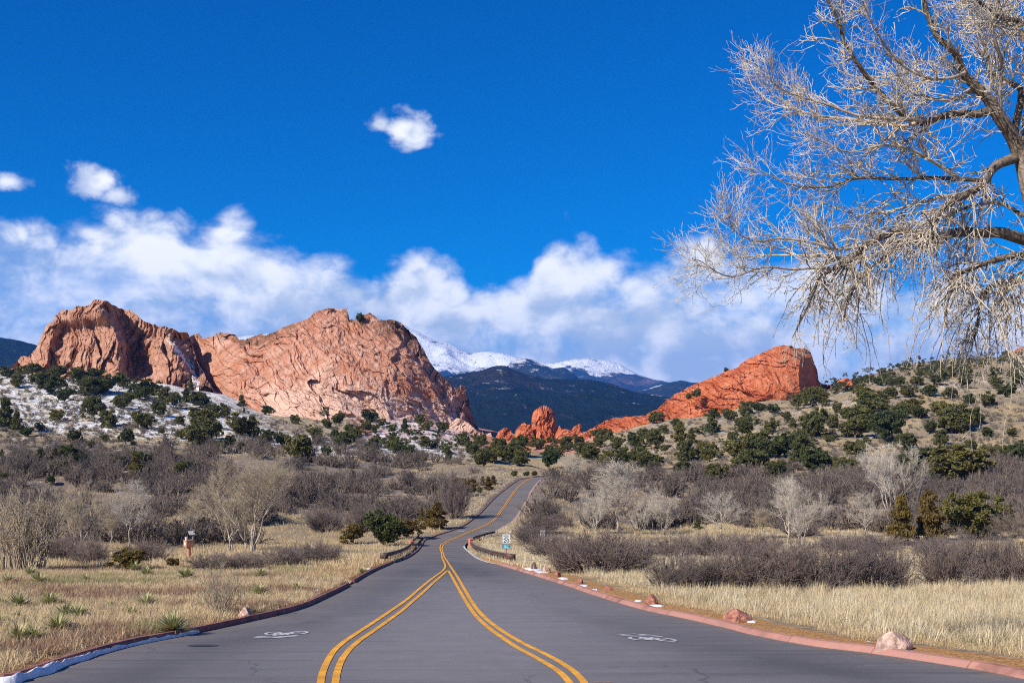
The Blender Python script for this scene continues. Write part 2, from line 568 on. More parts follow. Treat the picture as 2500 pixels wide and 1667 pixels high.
def dist_poly(X, Y, pl):
    best = np.full(X.shape, 1e9)
    for i in range(len(pl) - 1):
        a, b = pl[i], pl[i + 1]
        ab = b - a; L = max(ab @ ab, 1e-9)
        t = np.clip(((X - a[0]) * ab[0] + (Y - a[1]) * ab[1]) / L, 0, 1)
        best = np.minimum(best, (X - a[0] - t * ab[0]) ** 2 + (Y - a[1] - t * ab[1]) ** 2)
    return np.sqrt(best)


sel = ROWD < 470
INS = np.zeros((NR, NC), bool); DR = np.full((NR, NC), 1e3)
INS[sel] = in_poly(GX[sel], GY[sel], ROAD2)
DR[sel] = np.minimum(dist_poly(GX[sel], GY[sel], L2), dist_poly(GX[sel], GY[sel], R2))
off_road = np.where(INS, 0, DR)
amp = sstep(off_road, 1.5, 14)
grow = np.clip(GY / 150.0, 0.12, 2.2)
NZ = (fbm(GX / 26, GY / 26, 4, 3) - 0.5) * 2.6 * grow + (fbm(GX / 5, GY / 5, 3, 8) - 0.5) * 0.5 * np.clip(grow, 0, 1)
hillw = sstep(GY, 330, 420) * (1 - sstep(GY, 900, 1200))
NZ = NZ + hillw * (fbm(GX / 60, GY / 60, 4, 21) - 0.5) * 5 * sstep(off_road, 20, 60)
NZ = NZ - NZ * 0.6 * (1 - sstep(GY, 60, 130))
GZ = GZ0 + NZ * amp + np.where(INS | (DR < 0.28), -0.25 - 0.25 * sstep(GY, 100, 250), 0.10 * (1 - sstep(off_road, 3, 12)) + 0.0)
# a low bank above the left kerb, and the bridge abutments fall away outside the rails


def gz(X, Y):
    return grid_lookup(GZ, X, Y)


def at(px, py, dmin=10.0):
    p = hit(GZ, px, py, dmin)
    return p if np.ndim(px) else p[0]


def shift_to(p, px, py):
    return p


# ------------------------------------------------------------------ ground
gm = bpy.data.materials.new('dry_hillside_ground'); gm.use_nodes = True
T = NT(gm.node_tree); B = gm.node_tree.nodes['Principled BSDF']
B.inputs['Roughness'].default_value = 0.95; B.inputs['Specular IOR Level'].default_value = 0.1
tc = T.n('ShaderNodeTexCoord').outputs['Object']
n1 = T.noise(tc, 0.05, 6, 0.6); n2 = T.noise(tc, 0.45, 6, 0.65); n3 = T.noise(tc, 3.5, 5, 0.65); n4 = T.noise(tc, 0.16, 8, 0.7, 0.6)
straw = T.mix(T.ss(n2, 0.3, 0.7), (0.36, 0.27, 0.15), (0.56, 0.44, 0.24))
straw = T.mix(T.ss(n1, 0.35, 0.65), straw, (0.33, 0.27, 0.19))
straw = T.mix(T.ss(n3, 0.25, 0.75), T.mix(1.0, straw, (0.55, 0.5, 0.45), 'MULTIPLY'), straw)
scrub = T.mix(T.ss(n3, 0.35, 0.65), (0.13, 0.105, 0.085), (0.27, 0.215, 0.165))
c = T.mix(T.ss(T.math('ADD', attr_node(T, 'scrub'), T.math('MULTIPLY', T.math('SUBTRACT', n4, 0.5), 1.2)), 0.35, 0.75), straw, scrub)
redsoil = T.mix(T.ss(n2, 0.35, 0.65), (0.36, 0.15, 0.09), (0.52, 0.26, 0.17))
c = T.mix(T.ss(T.math('ADD', attr_node(T, 'red'), T.math('MULTIPLY', T.math('SUBTRACT', n4, 0.5), 1.4)), 0.42, 0.72), c, redsoil)
pale = T.mix(T.ss(n3, 0.3, 0.7), (0.50, 0.43, 0.34), (0.66, 0.60, 0.50))
c = T.mix(T.ss(T.math('ADD', attr_node(T, 'pale'), T.math('MULTIPLY', T.math('SUBTRACT', n4, 0.5), 1.3)), 0.45, 0.7), c, pale)
mulch = T.mix(T.ss(T.noise(tc, 14.0, 4, 0.7), 0.35, 0.65), (0.26, 0.12, 0.045), (0.55, 0.32, 0.13))
c = T.mix(T.ss(T.math('ADD', attr_node(T, 'mulch'), T.math('MULTIPLY', T.math('SUBTRACT', n2, 0.5), 0.7)), 0.4, 0.6), c, mulch)
sn = T.math('ADD', attr_node(T, 'snow'), T.math('ADD', T.math('MULTIPLY', T.math('SUBTRACT', n4, 0.5), 1.7), T.math('MULTIPLY', T.math('SUBTRACT', T.noise(T.vmap(tc, scale=(0.55, 1.0, 1.0)), 1.7, 6, 0.78), 0.5), 3.0)))
c = T.mix(T.ss(sn, 0.56, 0.64), c, (0.80, 0.82, 0.86))
T.l(c, B.inputs['Base Color'])
bn = T.n('ShaderNodeBump'); bn.inputs['Strength'].default_value = 0.7; bn.inputs['Distance'].default_value = 0.35
T.l(T.math('ADD', T.math('MULTIPLY', n3, 0.5), n2), bn.inputs['Height']); T.l(bn.outputs[0], B.inputs['Normal'])

V = np.stack([GX, GY, GZ], -1).reshape(-1, 3)
idx = np.arange(NR * NC).reshape(NR, NC)
Q = np.stack([idx[:-1, :-1], idx[:-1, 1:], idx[1:, 1:], idx[1:, :-1]], -1).reshape(-1, 4)
# strip behind and beside the camera, joined to the first row
back = []
for y in (5.0, 0.0, -15.0, -60.0):
    xs = GX[0] * (1 + (6 - y) * 0.15)
    back.append(np.stack([xs, np.full(NC, y), np.full(NC, EYE - 3.052 - 0.0792 * y - 0.3)], -1))
nb = len(V)
V = np.vstack([V] + back)
prev = idx[0]
qs = []
for k in range(4):
    cur = nb + k * NC + np.arange(NC)
    qs.append(np.stack([cur[:-1], cur[1:], prev[1:], prev[:-1]], -1)); prev = cur
Q = np.vstack([Q] + qs)
gme = mesh_np('ground', V, Q, True)
PX = np.repeat(COLPX[None, :], NR, 0)
left_side = 1 - sstep(PX, 1080, 1250)
snow = 0.46 * sstep(GY, 330, 420) * left_side + 0.24 * sstep(GY, 300, 380) * sstep(PX, 1250, 1420) * (1 - sstep(PX, 2150, 2400)) * (1 - sstep(GY, 640, 760)) + 0.12 * sstep(GY, 180, 260) * left_side
snow = snow - 0.3 * sstep(PX, 620, 700) * (1 - sstep(PX, 850, 950)) * sstep(GY, 420, 480)
red = 0.75 * sstep(PX, 780, 900) * (1 - sstep(PX, 1420, 1560)) * sstep(GY, 430, 520)
palea = 0.42 * sstep(PX, 1450, 1550) * (1 - sstep(PX, 1850, 1990)) * sstep(GY, 440, 520) + 0.50 * sstep(PX, 2180, 2300) * sstep(GY, 470, 520) * (1 - sstep(GY, 560, 620)) + 0.3 * sstep(PX, 560, 640) * (1 - sstep(PX, 760, 860)) * sstep(GY, 470, 540)
scruba = 0.75 * sstep(GY, 200, 235) * (1 - sstep(GY, 330, 400)) + 0.42 * sstep(GY, 340, 420) * (1 - sstep(PX, 600, 800)) + 0.34 * sstep(GY, 600, 720) * sstep(PX, 1950, 2050) + 0.35 * sstep(GY, 330, 420) * sstep(PX, 1450, 1600) * (1 - sstep(PX, 2100, 2300))
right_side = sstep(PX, 1120, 1260)
mul = np.where(INS, 0, (0.85 * (1 - sstep(DR, 0.9, 2.6)) * right_side + 0.8 * (1 - sstep(DR, 2.5, 6.5)) * (1 - right_side) * sstep(GY, 62, 70) * (1 - sstep(GY, 95, 105)) + 0.55 * (1 - sstep(DR, .5, 1.6)) * (1 - right_side)) * (1 - sstep(GY, 105, 140)))
for nm, a in (('snow', snow), ('red', red), ('pale', palea), ('scrub', scruba), ('mulch', mul)):
    attr(gme, nm, np.concatenate([a.ravel(), np.zeros(4 * NC)]))
tag(obj('ground', gme, gm), kind='structure')

# ------------------------------------------------------------------ road
rm = bpy.data.materials.new('worn_asphalt'); rm.use_nodes = True
T = NT(rm.node_tree); B = rm.node_tree.nodes['Principled BSDF']
tc = T.n('ShaderNodeTexCoord').outputs['Object']
big = T.noise(tc, 0.10, 5, 0.6); streak = T.noise(T.vmap(tc, scale=(0.10, 1.6, 1), rot=(0, 0, 0.05)), 1.0, 6, 0.65); fine = T.noise(tc, 60, 4, 0.75); mid = T.noise(tc, 1.2, 6, 0.65)
c = T.mix(T.ss(big, 0.33, 0.68), (0.106, 0.099, 0.103), (0.146, 0.136, 0.140))
c = T.mix(T.ss(streak, 0.46, 0.66, 0.0, 0.9), c, (0.078, 0.074, 0.078))
c = T.mix(T.math('MULTIPLY', T.ss(mid, 0.52, 0.75), 0.5), c, (0.175, 0.166, 0.163))
wob = T.ss(T.noise(tc, 0.35, 5, 0.6), 0.3, 0.6, 0.25, 0.85)
c = T.mix(T.math('MULTIPLY', attr_node(T, 'wheel'), wob), c, (0.064, 0.061, 0.062))
c = T.mix(T.math('MULTIPLY', attr_node(T, 'old'), T.ss(mid, 0.2, 0.8, 0.50, 0.95)), c, (0.215, 0.198, 0.200))
c = T.mix(T.ss(fine, 0.35, 0.75, 0.0, 0.38), c, (0.26, 0.25, 0.25))
vo = T.n('ShaderNodeTexVoronoi', feature='DISTANCE_TO_EDGE'); vo.inputs['Scale'].default_value = 0.16
wn = T.n('ShaderNodeTexNoise'); wn.inputs['Scale'].default_value = 0.8; wn.inputs['Detail'].default_value = 5; T.l(tc, wn.inputs['Vector'])
wv2 = T.n('ShaderNodeVectorMath', operation='MULTIPLY_ADD'); T.l(wn.outputs['Color'], wv2.inputs[0]); wv2.inputs[1].default_value = (1.6, 1.6, 0); T.l(tc, wv2.inputs[2])
T.l(wv2.outputs[0], vo.inputs['Vector'])
crk = T.math('MULTIPLY', T.ss(vo.outputs['Distance'], 0.0015, 0.006, 1.0, 0.0), T.ss(T.noise(tc, 0.22, 3, 0.5), 0.46, 0.60, 0.0, 0.40))
c = T.mix(crk, c, (0.035, 0.033, 0.035))
c = T.mix(T.math('MULTIPLY', attr_node(T, 'grit'), T.ss(T.noise(tc, 5.0, 5, 0.7), 0.35, 0.65, 0.1, 0.75)), c, (0.22, 0.175, 0.135))
T.l(c, B.inputs['Base Color'])
B.inputs['Roughness'].default_value = 0.82; B.inputs['Specular IOR Level'].default_value = 0.22
bn = T.n('ShaderNodeBump'); bn.inputs['Strength'].default_value = 0.35; bn.inputs['Distance'].default_value = 0.012
T.l(fine, bn.inputs['Height']); T.l(bn.outputs[0], B.inputs['Normal'])

cand = [np.stack([GX[:, ::5][r], GY[:, ::5][r]], 1) for r in range(0, NR, 6) if ROWD[r] < 400]
cand = np.vstack(cand)
cand = cand[in_poly(cand[:, 0], cand[:, 1], ROAD2)]
dd = np.minimum(dist_poly(cand[:, 0], cand[:, 1], L2), dist_poly(cand[:, 0], cand[:, 1], R2))
cand = cand[dd > 0.35]
allp = [Vector((float(a), float(b))) for a, b in np.vstack([ROAD2, cand])]
nR = len(ROAD2)
res = geometry.delaunay_2d_cdt(allp, [(i, (i + 1) % nR) for i in range(nR)], [list(range(nR))], 1, 1e-4)
rv = np.array([(v.x, v.y) for v in res[0]])
rz = gz0(rv[:, 0], rv[:, 1])
tri = np.array([f for f in res[2] if len(f) == 3])
a, b, c3 = rv[tri[:, 0]], rv[tri[:, 1]], rv[tri[:, 2]]
cr = (b[:, 0] - a[:, 0]) * (c3[:, 1] - a[:, 1]) - (b[:, 1] - a[:, 1]) * (c3[:, 0] - a[:, 0])
tri[cr < 0] = tri[cr < 0][:, ::-1]
rme = mesh_np('road', np.column_stack([rv, rz]), tri, True)
dl = dist_poly(rv[:, 0], rv[:, 1], L2); dr_ = dist_poly(rv[:, 0], rv[:, 1], R2)
attr(rme, 'wheel', np.clip(np.exp(-((dr_ - 3.0) / 1.0) ** 2) + 0.8 * np.exp(-((dl - 2.2) / 0.8) ** 2), 0, 1) * (rv[:, 1] < 130))
attr(rme, 'grit', np.exp(-np.minimum(dl, dr_) / 0.5))
JX, JY = hit(GZ0, 1091, 1390)[0][:2]
attr(rme, 'old', sstep(JY - 4 - rv[:, 1], 0, 25) * np.clip(1.2 - np.abs(rv[:, 0] + 1.0) / 5.5, 0, 1) * sstep(rv[:, 1], 15, 28))
tag(obj('road', rme, rm), kind='structure')

m_yellow = mat('yellow_road_paint', (0.78, 0.355, 0.025), 0.7, 0.3, 0.20, 1.6, 0.2, 60, wear=0.45)
m_white = mat('worn_white_road_paint', (0.50, 0.50, 0.51), 0.8, 0.2, 0.3, 5.0, wear=0.7)


def lift(y):
    return 0.006 + y * 0.00022


def strip(path, width, dz=0.0, zf=gz0):
    """flat painted strip along a ground path (n,2)"""
    p = np.asarray(path)[:, :2]
    t = np.gradient(p, axis=0); t /= np.linalg.norm(t, axis=1)[:, None]
    nrm = np.stack([-t[:, 1], t[:, 0]], 1)
    a, b = p + nrm * width / 2, p - nrm * width / 2
    va = np.column_stack([a, zf(a[:, 0], a[:, 1]) + lift(a[:, 1]) + dz]); vb = np.column_stack([b, zf(b[:, 0], b[:, 1]) + lift(b[:, 1]) + dz])
    n = len(p)
    V = np.vstack([va, vb])
    i = np.arange(n - 1)
    return V, np.stack([i + n, i + n + 1, i + 1, i], 1)


def resamp_world(p, step):
    p = np.asarray(p)[:, :2]
    s = np.concatenate([[0], np.cumsum(np.linalg.norm(np.diff(p, axis=0), axis=1))])
    n = max(3, int(s[-1] / step))
    u = np.linspace(0, s[-1], n)
    return np.column_stack([np.interp(u, s, p[:, 0]), np.interp(u, s, p[:, 1])])


def Z6(pts):      # enlargement of columns 600..1500, rows 1360..1667
    return [(600 + x / 2.6133, 1360 + y / 2.6133) for x, y in pts]


LINES = {
    'outer stripe of the double yellow line curving to the bottom at left': Z6([(476, 830), (478, 790), (492, 730), (520, 665), (560, 600), (620, 545), (700, 490), (800, 425), (920, 345), (1030, 268), (1110, 200), (1190, 135), (1250, 92), (1271, 66), (1272, 48), (1262, 25), (1252, 0)]) + [(1078, 1350), (1074.5, 1340), (1075.5, 1332), (1080, 1327), (1090, 1322)],
    'inner stripe of the double yellow line curving to the bottom at left': Z6([(572, 830), (573, 790), (585, 725), (612, 655), (660, 590), (720, 535), (800, 480), (900, 410), (990, 345), (1060, 285), (1130, 225), (1200, 160), (1250, 118), (1284, 86)]),
    'outer stripe of the double yellow line curving to the bottom at right': Z6([(2175, 830), (2150, 785), (2090, 725), (2000, 665), (1900, 612), (1800, 565), (1700, 510), (1600, 445), (1520, 380), (1460, 310), (1405, 220), (1350, 125), (1310, 65), (1285, 25), (1268, 0)]) + [(1082, 1350), (1079.5, 1340), (1081, 1333), (1086, 1328), (1096, 1323)],
    'inner stripe of the double yellow line curving to the bottom at right': Z6([(2085, 830), (2055, 785), (2000, 730), (1930, 685), (1830, 628), (1730, 575), (1640, 515), (1550, 450), (1470, 375), (1410, 290), (1355, 195), (1310, 115), (1292, 86)]),
}
for lab, pl in LINES.items():
    q = resample(pl, n=5)
    w3 = hit(GZ0, q[:, 0], q[:, 1], 8.0)
    w2 = w3[:, :2]
    if 'outer' not in lab:
        ext = w2
    else:
        ext = w2
    w2 = resamp_world(ext, 0.6)
    V, Q = strip(w2, 0.15)
    tag(obj('road_line', mesh_np('road_line', V, Q), m_yellow), lab, 'road line', 'yellow road lines')
CEN = [(1090, 1322), (1105, 1316), (1124, 1308), (1150, 1297), (1175, 1287), (1192, 1279), (1206, 1269), (1215, 1259), (1224, 1246), (1236, 1230), (1249, 1210), (1262, 1193), (1276, 1180), (1292, 1169.5), (1300, 1166.5)]
q = resample(CEN, n=5); w2 = resamp_world(hit(GZ0, q[:, 0], q[:, 1]), 1.0)
for s, nm in ((-1, 'far'), (1, 'near')):
    t = np.gradient(w2, axis=0); t /= np.linalg.norm(t, axis=1)[:, None]
    V, Q = strip(w2 + s * 0.17 * np.stack([t[:, 1], -t[:, 0]], 1), 0.16)
    tag(obj('road_line', mesh_np('road_line', V, Q), m_yellow), 'yellow centre stripe climbing the far road, %s' % ('on its right' if s > 0 else 'on its left'), 'road line', 'yellow road lines')
# thin layout ticks across the lines
for i, (x, y, w) in enumerate(((517, 622, 26), (585, 622, 24), (1440, 287, 40), (1520, 386, 45), (1115, 233, 36), (990, 338, 36), (1372, 147, 22), (1420, 216, 20), (2245, 798, 50), (2310, 798, 50))):
    p = Z6([(x - w / 2, y), (x + w / 2, y)])
    w3 = hit(GZ0, [p[0][0], p[1][0]], [p[0][1], p[1][1]], 8.0)[:, :2]
    V, Q = strip(np.vstack([w3[0], w3.mean(0), w3[1]]), 0.035, 0.003)
    tag(obj('layout_tick', mesh_np('layout_tick', V, Q), m_yellow),
        'thin yellow tick crossing the road paint, %s of ten from the front' % ('second third seventh eighth sixth fifth tenth ninth first fourth'.split()[i] if False else ['third', 'fourth', 'seventh', 'fifth', 'eighth', 'sixth', 'tenth', 'ninth', 'first', 'second'][i]), 'road tick', 'layout ticks')

# far white stop marks on the bridge deck
for (x0, y0, x1, y1, lab) in ((1118, 1298, 1134, 1297.5, 'short white bar in the left lane beyond the bridge'), (1176, 1298, 1192, 1298, 'short white bar in the right lane beyond the bridge')):
    w3 = hit(GZ0, [x0, x1], [y0, y1])[:, :2]
    V, Q = strip(np.vstack([w3[0], w3.mean(0), w3[1]]), 0.9, 0.01)
    tag(obj('white_lane_bar', mesh_np('white_lane_bar', V, Q), m_white), lab, 'road mark', 'white bars beyond the bridge')


def bike_symbol(strokes, conv, label):
    t = None
    V, Qs, n = [], [], 0
    root = thing('bike_lane_symbol', label, 'road mark', group='shared lane symbols')
    for nm, pls, wd in strokes:
        Vs, Fs, n = [], [], 0
        for pl in pls:
            pp = conv(pl)
            q = resample(pp, n=3) if len(pp) > 3 else np.array(pp)
            w3 = hit(GZ0, q[:, 0], q[:, 1], 8.0)
            if len(w3) < 3:
                w3 = np.vstack([w3[0], w3.mean(0), w3[-1]])
            v, f = strip(w3, wd, 0.001)
            Vs.append(v); Fs.append(f + n); n += len(v)
        Vm = np.vstack(Vs); Fm = np.vstack(Fs)
        if not root.get('set'):
            root.location = tuple(Vm.mean(0)); root['set'] = 1
        obj(nm, mesh_np(nm, Vm - np.array(root.location), Fm), m_white, root)
    del root['set']


def ell(cx, cy, rx, ry, tilt):
    return [(cx + rx * math.cos(t), cy + ry * math.sin(t) + tilt * rx * math.cos(t)) for t in np.linspace(0, 2 * math.pi, 17)]


cL = lambda pl: [(620 + x / 14.7, 1530 + y / 14.7) for x, y in pl]
bike_symbol([('wheel', [ell(700, 240, 280, 46, -0.03)], 0.10), ('wheel', [ell(1620, 212, 300, 46, -0.05)], 0.10),
             ('bike_frame', [[(720, 235), (1000, 285), (1200, 280), (1330, 205)], [(720, 235), (1000, 232), (1190, 225)], [(1000, 285), (1180, 225)], [(1190, 270), (1240, 215)], [(1330, 205), (1640, 212)], [(690, 320), (840, 318)], [(720, 310), (770, 245)]], 0.09),
             ('chevron', [[(20, 376), (640, 402), (1540, 330)], [(110, 345), (700, 372), (1600, 308)]], 0.14)], cL, 'white bicycle symbol with a chevron painted on the left lane')
cR = lambda pl: [(1490 + x / 12.379, 1530 + y / 12.379) for x, y in pl]
bike_symbol([('wheel', [ell(870, 352, 285, 46, 0.06)], 0.10), ('wheel', [ell(1680, 392, 290, 42, 0.10)], 0.10),
             ('bike_frame', [[(880, 350), (960, 315), (1060, 360), (1130, 390)], [(1060, 310), (1220, 318), (1330, 360)], [(1130, 390), (1300, 330)], [(1180, 375), (1330, 405)], [(1330, 350), (1660, 388)], [(860, 355), (1060, 360)]], 0.09),
             ('chevron', [[(240, 240), (700, 215), (1420, 268)], [(320, 270), (820, 252), (1580, 305)]], 0.11)], cR, 'white bicycle symbol with a chevron painted on the right lane')
# flat dark oval laid over the asphalt of the left lane
m_oval = mat('dark_oval_patch', (0.055, 0.052, 0.058), 0.8, 0.2, 0.25, 5)
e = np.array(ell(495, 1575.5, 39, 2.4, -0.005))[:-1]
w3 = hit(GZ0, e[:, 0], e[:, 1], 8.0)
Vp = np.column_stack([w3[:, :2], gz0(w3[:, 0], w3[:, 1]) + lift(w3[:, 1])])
mm = bpy.data.meshes.new('dark_oval'); mm.from_pydata([tuple(v) for v in Vp], [], [tuple(range(len(Vp)))]); mm.update()
tag(obj('dark_oval', mm, m_oval), 'dark oval patch on the left lane near the kerb', 'road patch')

# ---- kerbs: a run of cast sections on each side
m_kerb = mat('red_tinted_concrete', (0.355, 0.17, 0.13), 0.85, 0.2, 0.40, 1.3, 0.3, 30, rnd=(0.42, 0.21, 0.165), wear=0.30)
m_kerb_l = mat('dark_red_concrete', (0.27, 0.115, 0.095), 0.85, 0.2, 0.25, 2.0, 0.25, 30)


def kerb(path, side, prof, name, label, matl, skip=(), sec=3.0, gap=0.022):
    p = resamp_world(path, 0.25)
    root = thing(name, label, 'kerb')
    root.location = (p[0][0], p[0][1], float(gz0(p[0][0], p[0][1])))
    o = np.array(root.location)
    s = np.concatenate([[0], np.cumsum(np.linalg.norm(np.diff(p, axis=0), axis=1))])
    t = np.gradient(p, axis=0); t /= np.linalg.norm(t, axis=1)[:, None]
    nr = np.stack([-t[:, 1], t[:, 0]], 1) * side
    L = 0.0
    while L < s[-1] - 0.5:
        y_here = np.interp(L, s, p[:, 1])
        seclen = sec if y_here < 110 else sec * 4
        Lb = min(L + seclen, s[-1])
        if not any(a < L + 0.5 < b for a, b in skip):
            u = np.linspace(L + gap / 2, Lb - gap / 2, 9)
            pc = np.column_stack([np.interp(u, s, p[:, 0]), np.interp(u, s, p[:, 1])])
            nn = np.column_stack([np.interp(u, s, nr[:, 0]), np.interp(u, s, nr[:, 1])])
            zz = gz0(pc[:, 0], pc[:, 1])
            rows = []
            jit = rng.normal(0, 0.006)
            for (off, h) in prof:
                rows.append(np.column_stack([pc + nn * (off + jit), zz + h + jit * 0.5]))
            A = np.stack(rows, 1) - o
            n, k = A.shape[:2]
            ii = np.arange(n * k).reshape(n, k)
            f = []
            for a in range(n - 1):
                for b in range(k):
                    b2 = (b + 1) % k
                    q4 = (int(ii[a, b]), int(ii[a + 1, b]), int(ii[a + 1, b2]), int(ii[a, b2]))
                    f.append(q4 if side > 0 else q4[::-1])
            f.append(tuple(int(x) for x in ii[0])[:: 1 if side > 0 else -1]); f.append(tuple(int(x) for x in ii[-1])[:: -1 if side > 0 else 1])
            me = bpy.data.meshes.new('kerb_section'); me.from_pydata([tuple(x) for x in A.reshape(-1, 3)], [], f); me.update()
            obj('kerb_section', me, matl, root)
        L = Lb
    return root


def frac_len(path, k):
    p = np.asarray(path)[:, :2]
    return float(np.sum(np.linalg.norm(np.diff(p[:k + 1], axis=0), axis=1)))


kl_path = np.vstack([Ln, LE[:9 * 6 + 1, :2]])
klen = lambda i: frac_len(kl_path, len(Ln) + i * 6)
PL = [(0.0, -0.25), (0.02, 0.13), (0.05, 0.165), (0.17, 0.165), (0.19, 0.15), (0.20, -0.25)]
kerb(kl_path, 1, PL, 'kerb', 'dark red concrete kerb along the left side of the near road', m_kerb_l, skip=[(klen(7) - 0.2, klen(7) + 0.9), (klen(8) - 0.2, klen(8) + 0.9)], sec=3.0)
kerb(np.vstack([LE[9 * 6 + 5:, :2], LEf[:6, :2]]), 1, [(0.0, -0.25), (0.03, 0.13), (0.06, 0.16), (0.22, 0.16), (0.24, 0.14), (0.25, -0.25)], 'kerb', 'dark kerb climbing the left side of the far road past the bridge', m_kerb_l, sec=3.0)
PR = [(-0.02, -0.25), (-0.02, 0.015), (0.07, 0.10), (0.12, 0.135), (0.27, 0.145), (0.295, 0.12), (0.30, -0.25)]
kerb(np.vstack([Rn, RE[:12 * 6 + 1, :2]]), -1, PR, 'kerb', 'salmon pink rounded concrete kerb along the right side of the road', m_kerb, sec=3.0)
m_pale = mat('pale_concrete', (0.55, 0.53, 0.50), 0.9, 0.2, 0.2, 1.5)
V, Q = strip(resamp_world(RE[12 * 6 + 1:16 * 6 + 2], 0.5) + np.array([-0.10, 0]), 0.26, 0.01)
tag(obj('concrete_edging', mesh_np('concrete_edging', V, Q), m_pale), 'pale concrete edging curving beside the right guardrail', 'kerb edging')
Vl = resamp_world(RE[19 * 6:, :2], 1.0)
V, Q = strip(Vl + np.array([0.25, 0.0]), 0.5, 0.02)
tag(obj('concrete_edging', mesh_np('concrete_edging', V, Q), mat('pinkish_concrete', (0.42, 0.27, 0.23), 0.9, 0.2, 0.2, 1.0)), 'pinkish concrete edging up the right side of the far road', 'kerb edging')

# ---- snow lying in the left gutter
m_snow = mat('old_snow', (0.74, 0.74, 0.75), 0.7, 0.3, 0.14, 3.0, 0.5, 8.0)


def snow_ridge(path, wfun, hfun, label, name='snow'):
    p = resamp_world(path, 0.16)
    t = np.gradient(p, axis=0); t /= np.linalg.norm(t, axis=1)[:, None]
    nr = np.stack([t[:, 1], -t[:, 0]], 1)
    m = len(p); s = np.linspace(0, 1, m)
    K = 9
    A = np.zeros((m, K, 3))
    for k in range(K):
        u = k / (K - 1)
        w = np.maximum(0.01, wfun(s) * (0.75 + 0.5 * fbm(p[:, 0] * 2.2 + 3, p[:, 1] * 2.2, 3, 5)))
        q = p + nr * (w[:, None] * u)
        h = hfun(s) * (np.sin(math.pi * min(1, u * 0.9 + 0.12)) ** 0.8) * (0.35 + 1.3 * fbm(q[:, 0] * 4.5, q[:, 1] * 4.5, 4, 9))
        if k == K - 1:
            h = h * 0 - 0.01
        A[:, k, :2] = q
        A[:, k, 2] = gz0(q[:, 0], q[:, 1]) + h + 0.005
    ii = np.arange(m * K).reshape(m, K)
    Q = np.stack([ii[:-1, :-1], ii[:-1, 1:], ii[1:, 1:], ii[1:, :-1]], -1).reshape(-1, 4)
    tag(obj(name, mesh_np(name, A.reshape(-1, 3), Q, True), m_snow), label, 'snow', kind='stuff')


sp = np.vstack([Ln[-2:], LE[:3 * 6 + 2, :2]])
snow_ridge(sp, lambda s: (0.40 * (1 - sstep(s, 0.3, 0.85)) + 0.03) * np.clip(2.6 * fbm(s * 30, s * 0 + 3, 3, 6) - 0.55, 0.02, 1.4), lambda s: 0.12 * (1 - 0.6 * sstep(s, 0.5, 0.95)) + 0.03, 'bluish old snow heaped in the left gutter')

# ------------------------------------------------------------------ rock formations and mountains
def rock_material(name, cols, pale_col, dark_col, var_scale, bands, strength=0.55):
    m = bpy.data.materials.new(name); m.use_nodes = True
    T = NT(m.node_tree); B = m.node_tree.nodes['Principled BSDF']
    B.inputs['Roughness'].default_value = 0.92; B.inputs['Specular IOR Level'].default_value = 0.12
    tc = T.n('ShaderNodeTexCoord').outputs['Object']
    a = T.noise(tc, 0.035 * var_scale, 7, 0.62, 0.4); b = T.noise(tc, 0.16 * var_scale, 7, 0.66, 0.3); d = T.noise(T.vmap(tc, scale=(1, 1, 0.22), rot=bands), 0.22 * var_scale, 7, 0.7)
    c = T.mix(T.ss(a, 0.36, 0.64), cols[0], cols[1])
    c = T.mix(T.ss(b, 0.42, 0.70), c, cols[2])
    c = T.mix(T.ss(T.math('ADD', attr_node(T, 'pale'), T.math('MULTIPLY', T.math('SUBTRACT', b, 0.5), 1.5)), 0.40, 0.80), c, pale_col)
    c = T.mix(T.math('MULTIPLY', T.ss(d, 0.55, 0.74), 0.35), c, dark_col)
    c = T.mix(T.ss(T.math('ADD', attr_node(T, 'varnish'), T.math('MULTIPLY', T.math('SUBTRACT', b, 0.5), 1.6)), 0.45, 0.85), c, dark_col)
    st = T.noise(T.vmap(T.vmap(tc, rot=(0, bands[1], 0)), scale=(0.10, 0.3, 1.0)), 0.30 * var_scale, 6, 0.68)
    c = T.mix(T.ss(st, 0.50, 0.68, 0.0, 0.55), c, pale_col)
    c = T.mix(T.ss(st, 0.47, 0.32, 0.0, 0.60), c, dark_col)
    c = T.mix(T.math('MULTIPLY', attr_node(T, 'crack'), 0.22), c, dark_col)
    sn = T.math('ADD', attr_node(T, 'snow'), T.math('MULTIPLY', T.math('SUBTRACT', T.noise(tc, 0.5, 6, 0.7), 0.5), 1.6))
    c = T.mix(T.ss(sn, 0.52, 0.62), c, (0.8, 0.82, 0.86))
    T.l(c, B.inputs['Base Color'])
    bn = T.n('ShaderNodeBump'); bn.inputs['Strength'].default_value = strength; bn.inputs['Distance'].default_value = 1.2
    T.l(T.math('ADD', T.noise(tc, 0.35, 8, 0.7), T.math('MULTIPLY', d, 0.7)), bn.inputs['Height']); T.l(bn.outputs[0], B.inputs['Normal'])
    return m


